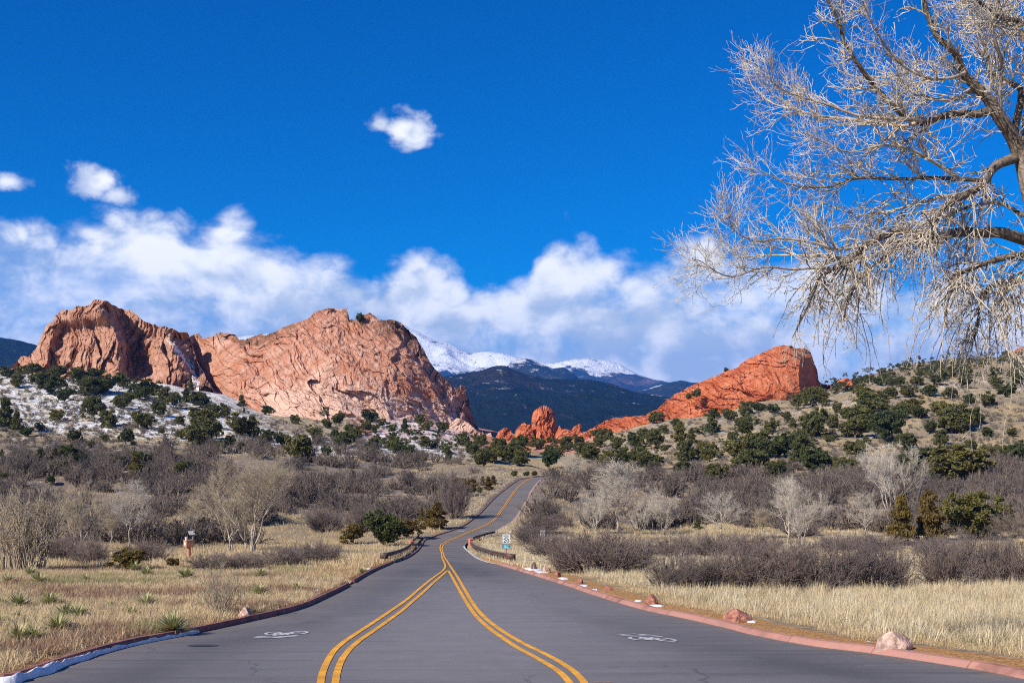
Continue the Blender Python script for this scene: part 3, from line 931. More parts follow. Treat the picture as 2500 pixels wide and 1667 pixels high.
def rock_body(name, label, top, base, d0, front, relief, matl, nx, nt, jag=2.0, seed=1, extra=None, sink=22, thick=1.0):
    """a fin of rock: the ridge follows `top`, its front face leans forward down to `base`, its back falls away behind"""
    x0, x1 = max(top[0][0], base[0][0]), min(top[-1][0], base[-1][0])
    px = np.linspace(x0, x1, nx)
    tp = lerp_poly(top, px)
    tp = tp + (fbm(px / 9, px * 0, 3, seed) - 0.5) * jag * 2.4 + (facet(px / 7.0, px * 0 + 0.5, seed + 4)[0]) * jag
    bs = lerp_poly(base, px) + sink
    tp = np.minimum(tp, bs - 3)
    tt = np.linspace(0, 1, nt)
    PXg = np.repeat(px[:, None], nt, 1)
    PYg = bs[:, None] + (tp - bs)[:, None] * tt[None, :]
    hm = (bs - tp)[:, None] / F * d0                          # height in metres
    kx = np.exp(-0.5 * (np.arange(-3 * 24, 3 * 24 + 1) / 24.0) ** 2 * (nx and 1.0)); kx /= kx.sum()
    tps = np.convolve(np.pad(tp, 72, mode='edge'), kx, mode='valid')
    lean = front * np.maximum(-4, (PYg - tps[:, None]) / F * d0)
    rel, att = relief(PXg, PYg, tt[None, :] + 0 * PXg)
    endw = np.minimum(sstep(px, x0, x0 + 25), 1 - sstep(px, x1 - 18, x1))[:, None]
    D = d0 - lean + rel * (0.25 + 0.75 * endw)
    # a little sideways and vertical displacement for overhangs, fading at the ridge
    fade = np.sin(np.pi * np.clip(tt, 0, 1))[None, :] ** 0.6
    PXj = PXg + fade * (fbm(PXg / 13, PYg / 13, 4, seed + 7) - 0.5) * 7 * endw
    PYj = PYg + fade * (fbm(PXg / 11, PYg / 11, 4, seed + 9) - 0.5) * 8 * endw
    X = (PXj - CX) / F * D; Z = EYE + (YH - PYj) / F * D
    front_v = np.stack([X, D, Z], -1)
    rows = [front_v]
    zb = EYE + (YH - bs) / F * d0
    for k, u in enumerate((0.06, 0.16, 0.32, 0.55, 0.8, 1.0)):
        bz = front_v[:, -1, 2] * (1 - u ** 1.5) + (zb - 8) * u ** 1.5
        by = front_v[:, -1, 1] + (hm[:, 0] * 0.75 * thick + 3) * u + (fbm(px / 14 + k * 5, px * 0 + k, 3, seed + 2) - 0.5) * 6 * u
        bx = front_v[:, -1, 0] + (fbm(px / 12 - k * 4, px * 0 + k, 3, seed + 3) - 0.5) * 4 * u
        rows.append(np.stack([bx, by, bz], -1)[:, None, :])
    A = np.concatenate(rows, 1)
    n, k = A.shape[:2]
    ii = np.arange(n * k).reshape(n, k)
    Q = np.stack([ii[:-1, :-1], ii[1:, :-1], ii[1:, 1:], ii[:-1, 1:]], -1).reshape(-1, 4)
    o = np.array([A[:, 0, 0].mean(), A[:, 0, 1].mean(), A[:, 0, 2].mean()])
    me = mesh_np(name, A.reshape(-1, 3) - o, Q, False)
    for nm in ('pale', 'varnish', 'crack', 'snow'):
        v = att.get(nm, np.zeros_like(PXg))
        attr(me, nm, np.concatenate([v, np.repeat(v[:, -1:], k - nt, 1)], 1))
    ob = obj(name, me, matl, None, tuple(o))
    tag(ob, label, 'rock formation')
    return A[:, :nt]


def rot2(x, y, a):
    c, s = math.cos(a), math.sin(a)
    return x * c - y * s, x * s + y * c


def crag(px, py, ang, s1, amps, seed, stretch=1.8):
    """broken rock relief in metres, elongated along angle `ang` (image sense: 0 = level)"""
    wx = px + (fbm(px / 60, py / 60, 3, seed + 30) - 0.5) * 40; wy = py + (fbm(px / 60, py / 60, 3, seed + 31) - 0.5) * 40
    x, y = rot2(wx, wy, ang)
    out = np.zeros_like(px); crack = np.zeros_like(px)
    for k, a in enumerate(amps):
        s = s1 / (2.15 ** k)
        h, e = facet(x / (s * stretch) + k * 11, y / s + k * 5, seed + k)
        out = out + a * h
        crack = np.maximum(crack, (1 - sstep(e, 0.0, 0.10)) * (0.9 if k < 3 else 0.45))
    out = out + (ridged(x / (s1 * 2.2), y / (s1 * 1.0), 5, seed + 20, 0.55) - 0.5) * amps[0] * -1.9
    lv = y / (s1 * 0.42) + (fbm(x / (s1 * 2.5), y / (s1 * 1.2), 4, seed + 44) - 0.5) * 5.0
    saw = lv - np.floor(lv)
    lm = sstep(fbm(x / (s1 * 3), y / (s1 * 1.5), 3, seed + 45), 0.42, 0.62)
    out = out + lm * amps[1] * 1.1 * (np.where(saw < 0.82, saw / 0.82, (1 - saw) / 0.18) - 0.5)
    crack = np.maximum(crack, lm * 0.8 * np.exp(-((saw - 0.9) / 0.07) ** 2))
    return out, crack


def step_right(px, py, line, width, depth):
    """a buttress edge: right of the line the face drops back by `depth` metres over `width` pixels"""
    ln = sorted((y, x) for x, y in line)
    xs = np.interp(py, [a for a, _ in ln], [b for _, b in ln])
    inside = sstep(py, ln[0][0] - 12, ln[0][0] + 12) * (1 - sstep(py, ln[-1][0] - 8, ln[-1][0] + 25))
    return depth * sstep(px - xs, 0, width) * inside * (1 - 0.85 * sstep(px - xs, width * 1.5, width * 1.5 + 110))


def z1(pts):          # enlargement of columns 0..1250, rows 700..1200
    return [(x / 1.8816, 700 + y / 1.8816) for x, y in pts]


def z2(pts):          # enlargement of columns 1150..2500, rows 700..
    return [(1150 + x / 1.7422, 700 + y / 1.7422) for x, y in pts]


m_rock = rock_material('pink_sandstone', [(0.46, 0.225, 0.145), (0.42, 0.170, 0.095), (0.50, 0.285, 0.200)], (0.60, 0.395, 0.305), (0.20, 0.098, 0.055), 1.0, (0, math.radians(32), 0))
m_rockl = rock_material('brown_sandstone', [(0.42, 0.215, 0.140), (0.35, 0.155, 0.090), (0.47, 0.275, 0.195)], (0.55, 0.365, 0.285), (0.18, 0.105, 0.058), 1.2, (0, math.radians(-62), 0))
m_red = rock_material('orange_sandstone', [(0.49, 0.150, 0.066), (0.43, 0.110, 0.044), (0.54, 0.195, 0.098)], (0.57, 0.280, 0.165), (0.23, 0.052, 0.024), 1.3, (0, math.radians(26), 0))


def left_relief(px, py, t):
    r, cr_ = crag(px, py, math.radians(78), 44, (4.6, 2.3, 0.9, 0.40), 40, 2.4)
    r = r + step_right(px, py, z1([(455, 85), (505, 160), (545, 260), (548, 330), (545, 410)]), 28, 25)
    r = r - step_right(px, py, z1([(600, 250), (640, 370), (640, 420)]), 60, 8)
    r = r + step_right(px, py, z1([(380, 150), (420, 220), (395, 330), (400, 400)]), 14, 5)
    r = r + step_right(px, py, z1([(250, 170), (215, 260), (190, 380)]), 30, 9) - sstep(px, 135, 250) * 10
    r = r + step_right(px, py, z1([(760, 210), (800, 300), (860, 400)]), 26, 12)
    r = r + 30 * (1 - sstep(px, 30, 130))
    pale = 0.25 + 0.3 * sstep(t, 0.0, 0.5) * 0
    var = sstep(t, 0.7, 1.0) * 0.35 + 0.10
    sn = np.zeros_like(px)
    gx = np.interp(py, [820, 900, 960], [405, 470, 485])
    sn = 0.62 * np.exp(-((px - gx) / 14) ** 2) * sstep(py, 815, 840)
    return r, dict(pale=pale + 0 * px, varnish=var, crack=cr_, snow=sn)


LEFT_TOP = z1([(40, 400), (55, 385), (66, 355), (98, 318), (125, 322), (165, 282), (190, 228), (212, 182), (240, 160), (255, 132), (290, 107), (330, 102), (355, 88), (400, 90), (425, 66), (450, 60), (495, 66), (510, 82), (560, 100), (600, 108), (630, 130), (660, 160), (720, 178), (770, 184), (820, 205), (862, 208), (900, 330), (960, 440), (1000, 500)])
LEFT_BASE = z1([(40, 400), (200, 405), (420, 425), (560, 440), (760, 450), (900, 490), (1000, 510)])
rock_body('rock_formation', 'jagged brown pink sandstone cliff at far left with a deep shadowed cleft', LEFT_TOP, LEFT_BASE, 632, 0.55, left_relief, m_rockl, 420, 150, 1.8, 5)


def main_relief(px, py, t):
    r, cr_ = crag(px, py, math.radians(-38), 40, (2.8, 1.3, 0.55, 0.25), 60, 3.2)
    edge_x = np.interp(py, [r_[1] for r_ in z1([(1700, 120), (1790, 180), (1900, 330), (1990, 450), (2080, 600), (2120, 680)])], [r_[0] for r_ in z1([(1700, 120), (1790, 180), (1900, 330), (1990, 450), (2080, 600), (2120, 680)])])
    r = r + 0.26 * np.maximum(0, px - edge_x) + 4 * sstep(px - edge_x, 0, 10) + sstep(px - edge_x, 0, 10) * facet(px / 16, py / 30, 333)[0] * 3.5
    r = r - 26 * np.exp(-((px - 800) / 230) ** 2) * np.exp(-(np.minimum(0, py - 960) / 120) ** 2)
    r = r + 30 * (1 - sstep(px, 455, 600))
    ridge_dist = t
    pl = 0.62 * np.exp(-((px - 770) / 230) ** 2 - ((py - 935) / 95) ** 2) + 0.72 * sstep(py, 930, 1000) * sstep(px, 600, 700) * (1 - sstep(px, 1110, 1160)) + 0.5 * np.exp(-((px - 540) / 40) ** 2 - ((py - 835) / 25) ** 2)
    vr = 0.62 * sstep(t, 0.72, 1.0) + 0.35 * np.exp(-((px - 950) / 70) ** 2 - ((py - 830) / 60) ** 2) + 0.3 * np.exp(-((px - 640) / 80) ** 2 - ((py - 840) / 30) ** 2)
    sn = 0.35 * sstep(px, 1040, 1080) * sstep(py, 985, 1020)
    return r, dict(pale=pl, varnish=vr, crack=cr_ * 0.8, snow=sn)


MAIN_TOP = z1([(850, 280), (872, 232), (885, 224), (912, 216), (935, 238), (985, 226), (1000, 207), (1032, 210), (1080, 220), (1100, 244), (1150, 236), (1198, 214), (1216, 225), (1270, 205), (1320, 178), (1420, 146), (1450, 115), (1500, 99), (1560, 103), (1594, 101), (1604, 150), (1640, 150), (1665, 132), (1700, 117), (1722, 135), (1742, 150), (1800, 152), (1842, 166), (1872, 196), (1912, 232), (1946, 290), (1972, 342), (2012, 390), (2062, 442), (2104, 472), (2114, 450), (2136, 455), (2150, 502), (2166, 572), (2181, 622), (2202, 652), (2238, 692)])
MAIN_BASE = z1([(850, 470), (980, 500), (1200, 560), (1280, 600), (1420, 610), (1700, 590), (1900, 595), (2050, 612), (2150, 650), (2238, 700)])
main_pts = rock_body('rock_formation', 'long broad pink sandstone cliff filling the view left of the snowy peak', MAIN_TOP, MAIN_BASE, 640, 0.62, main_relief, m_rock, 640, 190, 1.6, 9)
# boulders at its foot
m_rockp = m_rock


def plain_relief(ang, s1, amps, seed, pale=0.1, turn=None):
    def f(px, py, t):
        r, cr_ = crag(px, py, ang, s1, amps, seed)
        if turn is not None:
            ex = np.interp(py, [a[1] for a in turn[0]], [a[0] for a in turn[0]])
            r = r + turn[1] * np.maximum(0, px - ex) + turn[2] * sstep(px - ex, 0, 8)
        return r, dict(pale=np.full_like(px, pale), varnish=0.15 * sstep(t, 0.7, 1.0), crack=cr_ * 0.7)
    return f


rock_body('rock_formation', 'pale pink boulder buttress at the foot of the long cliff', z1([(1255, 600), (1290, 545), (1340, 520), (1380, 505), (1405, 520), (1440, 560), (1470, 600)]), z1([(1255, 605), (1360, 612), (1470, 605)]), 618, 0.6, plain_relief(1.2, 26, (2.2, 1.2, 0.6), 75, 0.75, ([(z1([(1400, 500)])[0][0], 960), (z1([(1415, 620)])[0][0], 1030)], 0.5, 3)), m_rock, 110, 60, 1.0, 31)
rock_body('rock_formation', 'brown boulder leaning below the snowy gully of the jagged cliff', z1([(880, 490), (895, 440), (925, 420), (960, 440), (985, 470), (990, 492)]), z1([(880, 492), (990, 495)]), 622, 0.6, plain_relief(1.2, 20, (2.0, 1.0, 0.5), 76, 0.1, ([(z1([(940, 420)])[0][0], 920), (z1([(960, 500)])[0][0], 965)], 0.5, 3)), m_rockl, 70, 40, 0.8, 33)
rock_body('rock_formation', 'rounded brown boulder under the shadowed cleft of the jagged cliff', z1([(655, 440), (670, 412), (700, 402), (735, 408), (752, 440)]), z1([(655, 445), (752, 448)]), 628, 0.6, plain_relief(1.2, 18, (1.6, 0.9, 0.4), 77, 0.1, ([(z1([(735, 400)])[0][0], 900), (z1([(738, 450)])[0][0], 945)], 0.6, 2)), m_rockl, 60, 36, 0.8, 35)
rock_body('rock_formation', 'whitish toe of rock at the right foot of the long cliff', z1([(2060, 640), (2100, 600), (2150, 625), (2180, 650), (2210, 680), (2235, 672), (2255, 672), (2265, 700)]), z1([(2060, 650), (2150, 690), (2265, 705)]), 612, 0.7, plain_relief(0.8, 22, (2.0, 1.0, 0.5), 78, 0.95), m_rock, 90, 44, 0.9, 37)


# orange fin on the right
def red_relief(px, py, t):
    r, cr_ = crag(px, py, math.radians(-24), 30, (1.9, 1.1, 0.6, 0.3), 90, 3.2)
    turn = z2([(1350, 255), (1400, 300), (1395, 380), (1400, 450), (1420, 500)])
    ex = np.interp(py, [a[1] for a in turn], [a[0] for a in turn])
    r = r + 0.95 * np.maximum(0, px - ex) + 8 * sstep(px - ex, 0, 6)
    r = r - 14 * np.exp(-((px - 1850) / 120) ** 2) * np.exp(-((py - 940) / 60) ** 2)
    return r, dict(pale=0.25 * sstep(t, 0, 1) * 0 + 0.12 + 0.3 * (1 - sstep(t, 0.0, 0.3)) * (1 - sstep(px, 1600, 1800)), varnish=0.2 * sstep(t, 0.75, 1.0), crack=cr_ * 0.7)


RED_TOP = z2([(470, 645), (490, 615), (540, 585), (600, 558), (680, 552), (740, 545), (790, 520), (830, 485), (870, 455), (930, 425), (1000, 395), (1060, 370), (1130, 345), (1170, 310), (1230, 285), (1290, 258), (1330, 247), (1365, 250), (1380, 262), (1420, 262), (1445, 275), (1455, 310), (1472, 350), (1478, 400), (1495, 410), (1530, 420), (1545, 435)])
RED_BASE = z2([(470, 650), (560, 630), (700, 600), (800, 570), (950, 545), (1100, 540), (1250, 505), (1400, 470), (1480, 450), (1545, 445)])
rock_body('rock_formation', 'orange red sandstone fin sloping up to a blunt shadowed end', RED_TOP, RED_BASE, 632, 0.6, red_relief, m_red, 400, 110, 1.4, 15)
rock_body('rock_formation', 'small orange crag beside the shadowed end of the red fin', z2([(1535, 440), (1560, 400), (1590, 385), (1620, 395), (1640, 440), (1650, 470)]), z2([(1535, 470), (1650, 475)]), 660, 0.6, plain_relief(1.2, 20, (2.4, 1.2, 0.6), 95), m_red, 70, 44, 1.2, 17)
rock_body('rock_formation', 'orange rock knob on the ridge at the right edge', [(2462, 872), (2475, 858), (2490, 848), (2505, 842), (2540, 850), (2560, 872)], [(2462, 875), (2560, 878)], 900, 0.6, plain_relief(1.2, 16, (2.4, 1.2, 0.6), 96), m_red, 70, 40, 1.0, 18, sink=8)


def z6(pts):         # enlargement of columns 960..1700, rows 780..1100
    return [(960 + x / 3.1784, 780 + y / 3.1784) for x, y in pts]


rock_body('rock_formation', 'upright blunt orange rock tower in the middle gap', z6([(1065, 920), (1072, 850), (1075, 760), (1085, 720), (1110, 695), (1140, 672), (1185, 668), (1225, 690), (1245, 720), (1255, 770), (1265, 820), (1285, 855), (1300, 920)]), z6([(1065, 940), (1300, 940)]), 612, 0.4, plain_relief(1.3, 20, (1.8, 1.0, 0.5), 101, 0.2, (z6([(1225, 680), (1245, 800), (1270, 940)]), 0.6, 2)), m_red, 110, 90, 1.0, 41)
rock_body('rock_formation', 'orange shoulder of rock leaning on the blunt tower', z6([(940, 920), (950, 860), (975, 825), (1015, 800), (1040, 815), (1075, 812), (1090, 900), (1100, 930)]), z6([(940, 940), (1100, 945)]), 606, 0.5, plain_relief(1.2, 16, (1.4, 0.8, 0.4), 103, 0.2), m_red, 70, 44, 0.9, 43)
rock_body('rock_formation', 'low rounded dark orange rock left of the blunt tower', z6([(790, 930), (815, 870), (850, 842), (890, 840), (920, 870), (945, 930)]), z6([(790, 940), (945, 945)]), 598, 0.5, plain_relief(1.2, 16, (1.4, 0.8, 0.4), 105, 0.05), m_red, 70, 44, 0.9, 45)
rock_body('rock_formation', 'small orange block right of the blunt tower', z6([(1375, 870), (1400, 830), (1430, 812), (1460, 812), (1462, 865), (1475, 880)]), z6([(1375, 880), (1475, 885)]), 600, 0.4, plain_relief(1.2, 14, (1.0, 0.6, 0.3), 107, 0.15, (z6([(1448, 800), (1452, 900)]), 0.7, 1.5)), m_red, 50, 34, 0.7, 47)
rock_body('rock_formation', 'low orange ledge between the tower and the red fin', z6([(1260, 890), (1290, 820), (1305, 850), (1330, 845), (1380, 862), (1450, 870), (1500, 900), (1530, 930)]), z6([(1260, 945), (1400, 930), (1530, 940)]), 596, 0.8, plain_relief(0.6, 16, (1.2, 0.7, 0.35), 109, 0.35), m_red, 90, 40, 0.8, 49)


def mountain(name, sil, dn, df, foot, matl, seed, ridge_amp, scale, nx=360, nr_=110, jag=1.0, prow=1.0):
    x0, x1 = sil[0][0], sil[-1][0]
    px = np.linspace(x0, x1, nx)
    tp = lerp_poly(sil, px) + (fbm(px / 14, px * 0, 4, seed) - 0.5) * 5 * jag
    r = np.linspace(0, 1, nr_)
    D = dn + (df - dn) * r[None, :] + 0 * px[:, None]
    PXg = px[:, None] + 0 * D
    # height grows from the foot to the crest
    zt = EYE + (YH - tp) / F * df
    zf = EYE + (YH - foot) / F * dn
    X = (PXg - CX) / F * D
    g = r[None, :] ** prow
    Zb = zf + (zt[:, None] - zf) * g
    wx = X / scale + (fbm(X / scale, D / scale, 3, seed + 50) - 0.5) * 1.2; wy = D / scale
    rd = ridged(wx, wy * 0.8, 6, seed + 3, 0.52)
    w = np.sin(math.pi * np.clip(r, 0, 1) ** 1.1)[None, :] ** 0.8
    Z = Zb + (rd - 0.62) * ridge_amp * w
    # never rise above the line of sight to the crest
    PY = YH - (Z - EYE) / D * F
    PY = np.maximum(PY, tp[:, None] + (1 - r[None, :]) * 6)
    Z = EYE + (YH - PY) / F * D
    A = np.stack([X, D, Z], -1)
    bk = []
    for u in (0.3, 1.0):
        bk.append(np.stack([A[:, -1, 0], A[:, -1, 1] + (df - dn) * 0.5 * u, A[:, -1, 2] * (1 - u) + (zf - 50) * u], -1)[:, None])
    A = np.concatenate([A] + bk, 1)
    n, k = A.shape[:2]
    ii = np.arange(n * k).reshape(n, k)
    Q = np.stack([ii[:-1, :-1], ii[1:, :-1], ii[1:, 1:], ii[:-1, 1:]], -1).reshape(-1, 4)
    me = mesh_np(name, A.reshape(-1, 3), Q, True)
    tag(obj(name, me, matl), kind='structure')


def mountain_material(name, s, forest, bare, snow_lo, snow_hi, zlo, zhi, snow_bias, bumpd, bw=1.5, cw=1.3, bst=1.0):
    m = bpy.data.materials.new(name); m.use_nodes = True
    T = NT(m.node_tree); B = m.node_tree.nodes['Principled BSDF']
    B.inputs['Roughness'].default_value = 0.95; B.inputs['Specular IOR Level'].default_value = 0.05
    ge = T.n('ShaderNodeNewGeometry')
    tc = T.n('ShaderNodeTexCoord').outputs['Object']
    a = T.noise(tc, s * 0.4, 6, 0.6); b = T.noise(tc, s * 3, 8, 0.7); cc = T.noise(tc, s * 14, 5, 0.75)
    sz = T.n('ShaderNodeSeparateXYZ'); T.l(ge.outputs['Position'], sz.inputs[0])
    hgt = T.ss(sz.outputs[2], zlo, zhi)
    c = T.mix(T.ss(T.math('ADD', a, T.math('MULTIPLY', T.math('SUBTRACT', b, 0.5), 0.8)), 0.52, 0.72), forest, bare)
    c = T.mix(T.ss(cc, 0.3, 0.7, 0.55, 0.0), c, tuple(x * 0.35 for x in forest))
    sv = T.math('ADD', T.math('MULTIPLY', hgt, snow_hi), T.math('ADD', snow_lo, T.math('ADD', T.math('MULTIPLY', T.math('SUBTRACT', b, 0.5), bw), T.math('MULTIPLY', T.math('SUBTRACT', cc, 0.5), cw))))
    c = T.mix(T.ss(sv, 0.50, 0.72), c, (0.80, 0.82, 0.86))
    T.l(c, B.inputs['Base Color'])
    bn = T.n('ShaderNodeBump'); bn.inputs['Strength'].default_value = bst; bn.inputs['Distance'].default_value = bumpd
    T.l(T.math('ADD', cc, T.math('MULTIPLY', b, 2.0)), bn.inputs['Height']); T.l(bn.outputs[0], B.inputs['Normal'])
    return m


mm1 = mountain_material('conifer_forest_slope', 0.0030, (0.026, 0.046, 0.052), (0.075, 0.066, 0.068), 0.26, 0.05, 0, 400, 0, 45)
mountain('mountain', [(-1500, 760), (-400, 800), (0, 824), (45, 831), (85, 842), (300, 885), (700, 930), (950, 932), (1080, 920), (1180, 903), (1205, 894), (1231, 892), (1256, 903), (1281, 912), (1322, 923), (1413, 926), (1441, 926), (1495, 937), (1558, 959), (1621, 969), (1750, 980), (2000, 1005), (2600, 1010), (4000, 1000)],
         2600, 4600, 1075, mm1, 3, 150, 620, 520, 120, 0.7, 0.9)
mm2 = mountain_material('snowy_foothill', 0.0022, (0.035, 0.05, 0.06), (0.13, 0.11, 0.11), 0.36, 0.45, 400, 640, 0, 60, 2.2, 0.5, 0.7)
mountain('mountain', [(600, 970), (900, 950), (1120, 935), (1200, 915), (1240, 893), (1257, 879), (1281, 873), (1306, 880), (1335, 893), (1352, 900), (1366, 897), (1378, 895), (1395, 906), (1413, 921), (1440, 942), (1560, 956), (1610, 938), (1660, 928), (1700, 934), (1800, 950), (2200, 990), (3000, 1000)],
         6000, 8600, 1010, mm2, 13, 260, 900, 420, 100, 1.0, 0.8)
mm3 = mountain_material('snow_peak', 0.0011, (0.04, 0.05, 0.06), (0.30, 0.19, 0.17), 0.04, 0.85, 480, 860, 0, 70, 2.6, 0.35, 0.6)
mountain('mountain', [(-1500, 900), (300, 850), (800, 800), (900, 778), (979, 789), (1020, 810), (1064, 832), (1101, 838), (1123, 854), (1146, 863), (1187, 857), (1231, 862), (1257, 871), (1306, 884), (1350, 886), (1378, 881), (1410, 876), (1438, 873), (1463, 879), (1492, 881), (1520, 892), (1558, 915), (1605, 928), (1700, 940), (1900, 965), (2600, 990), (4000, 1000)],
         10500, 14500, 985, mm3, 23, 620, 1700, 520, 140, 1.0, 0.75)

# ------------------------------------------------------------------ growing things: mesh makers
def tubes(groups, sides=3):
    """groups: list of (paths (N,k,3), radii (N,k)); returns vertices and quads of thin tapering tubes"""
    Vs, Qs, base = [], [], 0
    for Pth, R in groups:
        N, k = Pth.shape[:2]
        t = np.gradient(Pth, axis=1); t /= np.maximum(np.linalg.norm(t, axis=2, keepdims=True), 1e-9)
        ref = np.where(np.abs(t[..., 2:3]) > 0.9, np.array([1.0, 0, 0]), np.array([0, 0, 1.0]))
        u = np.cross(t, ref); u /= np.maximum(np.linalg.norm(u, axis=2, keepdims=True), 1e-9)
        w = np.cross(t, u)
        rings = []
        for s in range(sides):
            a = 2 * math.pi * s / sides
            rings.append(Pth + (u * math.cos(a) + w * math.sin(a)) * R[..., None])
        A = np.stack(rings, 2)                       # N,k,sides,3
        ii = base + np.arange(N * k * sides).reshape(N, k, sides)
        q = np.stack([ii[:, :-1], np.roll(ii, -1, 2)[:, :-1], np.roll(ii, -1, 2)[:, 1:], ii[:, 1:]], -1).reshape(-1, 4)
        Vs.append(A.reshape(-1, 3)); Qs.append(q); base += N * k * sides
    return np.vstack(Vs), np.vstack(Qs)


def sprout(Pp, Rp, n, length, ang, k, up, wander, r, lo=0.25, hi=1.0, rmul=0.55, rend=0.3, taper_len=0.4, droop=0.0):
    """n children on each parent path; ang = how far they lean off the parent; up = pull to the sky along the way"""
    N, kp = Pp.shape[:2]
    u = r.uniform(lo, hi, (N, n))
    f = u * (kp - 1); i0 = np.clip(f.astype(int), 0, kp - 2); fr = (f - i0)[..., None]
    ar = np.arange(N)[:, None]
    st = Pp[ar, i0] * (1 - fr) + Pp[ar, i0 + 1] * fr
    tg = Pp[ar, i0 + 1] - Pp[ar, i0]; tg /= np.maximum(np.linalg.norm(tg, axis=2, keepdims=True), 1e-9)
    rad = Rp[ar, i0] * (1 - fr[..., 0]) + Rp[ar, i0 + 1] * fr[..., 0]
    st = st.reshape(-1, 3); tg = tg.reshape(-1, 3); rad = rad.reshape(-1); u = u.reshape(-1)
    M = len(st)
    rv = r.normal(size=(M, 3)); rv -= (rv * tg).sum(1, keepdims=True) * tg
    rv /= np.maximum(np.linalg.norm(rv, axis=1, keepdims=True), 1e-9)
    a = r.uniform(ang[0], ang[1], M)[:, None]
    d = tg * np.cos(a) + rv * np.sin(a)
    L = r.uniform(length[0], length[1], M) * (1 - taper_len * u)
    out = np.zeros((M, k, 3)); out[:, 0] = st
    for j in range(1, k):
        d = d + r.normal(size=(M, 3)) * wander
        d[:, 2] += up - droop * (j / k)
        d /= np.linalg.norm(d, axis=1, keepdims=True)
        out[:, j] = out[:, j - 1] + d * (L / (k - 1))[:, None]
    r0 = np.minimum(rad * rmul, rad)
    R = r0[:, None] * np.linspace(1, rend, k)[None, :]
    return out, R


def path(pts, radii, n=6):
    p = resample(pts, n=n)
    rr = np.interp(np.linspace(0, 1, len(p)), np.linspace(0, 1, len(radii)), radii)
    return p[None], rr[None]


def unit(*mes):
    """scale meshes of one plant together to 1 wide (mean of x and y spread) and 1 high"""
    A = [np.array([0.0]) for _ in mes]
    for i, me in enumerate(mes):
        a = np.empty(len(me.vertices) * 3, np.float32); me.vertices.foreach_get('co', a); A[i] = a.reshape(-1, 3)
    al = np.vstack(A)
    lo, hi = np.percentile(al, 0.7, axis=0), np.percentile(al, 99.3, axis=0)
    w = ((hi[0] - lo[0]) + (hi[1] - lo[1])) / 2
    c = np.array([(hi[0] + lo[0]) / 2, (hi[1] + lo[1]) / 2, 0.0]) * 0.5
    for me, a in zip(mes, A):
        b = (a - c) / np.array([w, w, hi[2]])
        me.vertices.foreach_set('co', np.ascontiguousarray(b, np.float32).ravel()); me.update()
    return mes if len(mes) > 1 else mes[0]


def bare_tree(seed, h=1.0, spread=0.45, stems=1, n1=11, n2=8, n3=7, n4=4, up=0.09, thin=0.8, fork=0.28):
    """a leafless tree about 1 unit high; returns (trunk mesh, branch mesh)"""
    r = np.random.default_rng(seed)
    tr, rd = [], []
    for s in range(stems):
        a = r.uniform(0, 6.28); lean = (0.03 if stems == 1 else 0.24) * r.uniform(0.6, 1.2)
        pts = [(0.02 * s * math.cos(a), 0.02 * s * math.sin(a), -0.03)]
        x = y = 0.0
        for j in range(1, 8):
            t = j / 7
            x = lean * t * math.cos(a) * 1.5 + r.normal(0, 0.012); y = lean * t * math.sin(a) * 1.5 + r.normal(0, 0.012)
            pts.append((x, y, 0.90 * h * t * (0.85 if s else 1)))
        p = resample(pts, n=2); tr.append(p)
        rd.append(np.linspace(0.0165, 0.0035, len(p)) * thin * (1 if s == 0 else 0.8))
    TP, TR = np.stack(tr), np.stack(rd)
    b1, q1 = sprout(TP, TR, n1, (spread * 0.85, spread * 1.25), (0.45, 0.95), 7, up * 1.3, 0.10, r, fork, 0.97, 0.62, 0.3, 0.55)
    b2, q2 = sprout(b1, q1, n2, (0.16, 0.30), (0.35, 0.85), 5, up, 0.14, r, 0.15, 1.0, 0.62, 0.35, 0.4)
    b3, q3 = sprout(b2, q2, n3, (0.07, 0.15), (0.3, 0.8), 4, up, 0.16, r, 0.1, 1.0, 0.7, 0.5, 0.3)
    q3 = np.maximum(q3, 0.0011 * thin)
    b4, q4 = sprout(b3, q3, n4, (0.03, 0.075), (0.3, 0.8), 3, up, 0.16, r, 0.1, 1.0, 0.8, 0.6, 0.3)
    q4 = np.maximum(q4, 0.0009 * thin)
    tv, tq = tubes([(TP, TR)], 7)
    bv, bq = tubes([(b1, q1), (b2, q2), (b3, q3), (b4, q4)], 3)
    return unit(mesh_np('trunk', tv, tq, True), mesh_np('branch_crown', bv, bq, True))


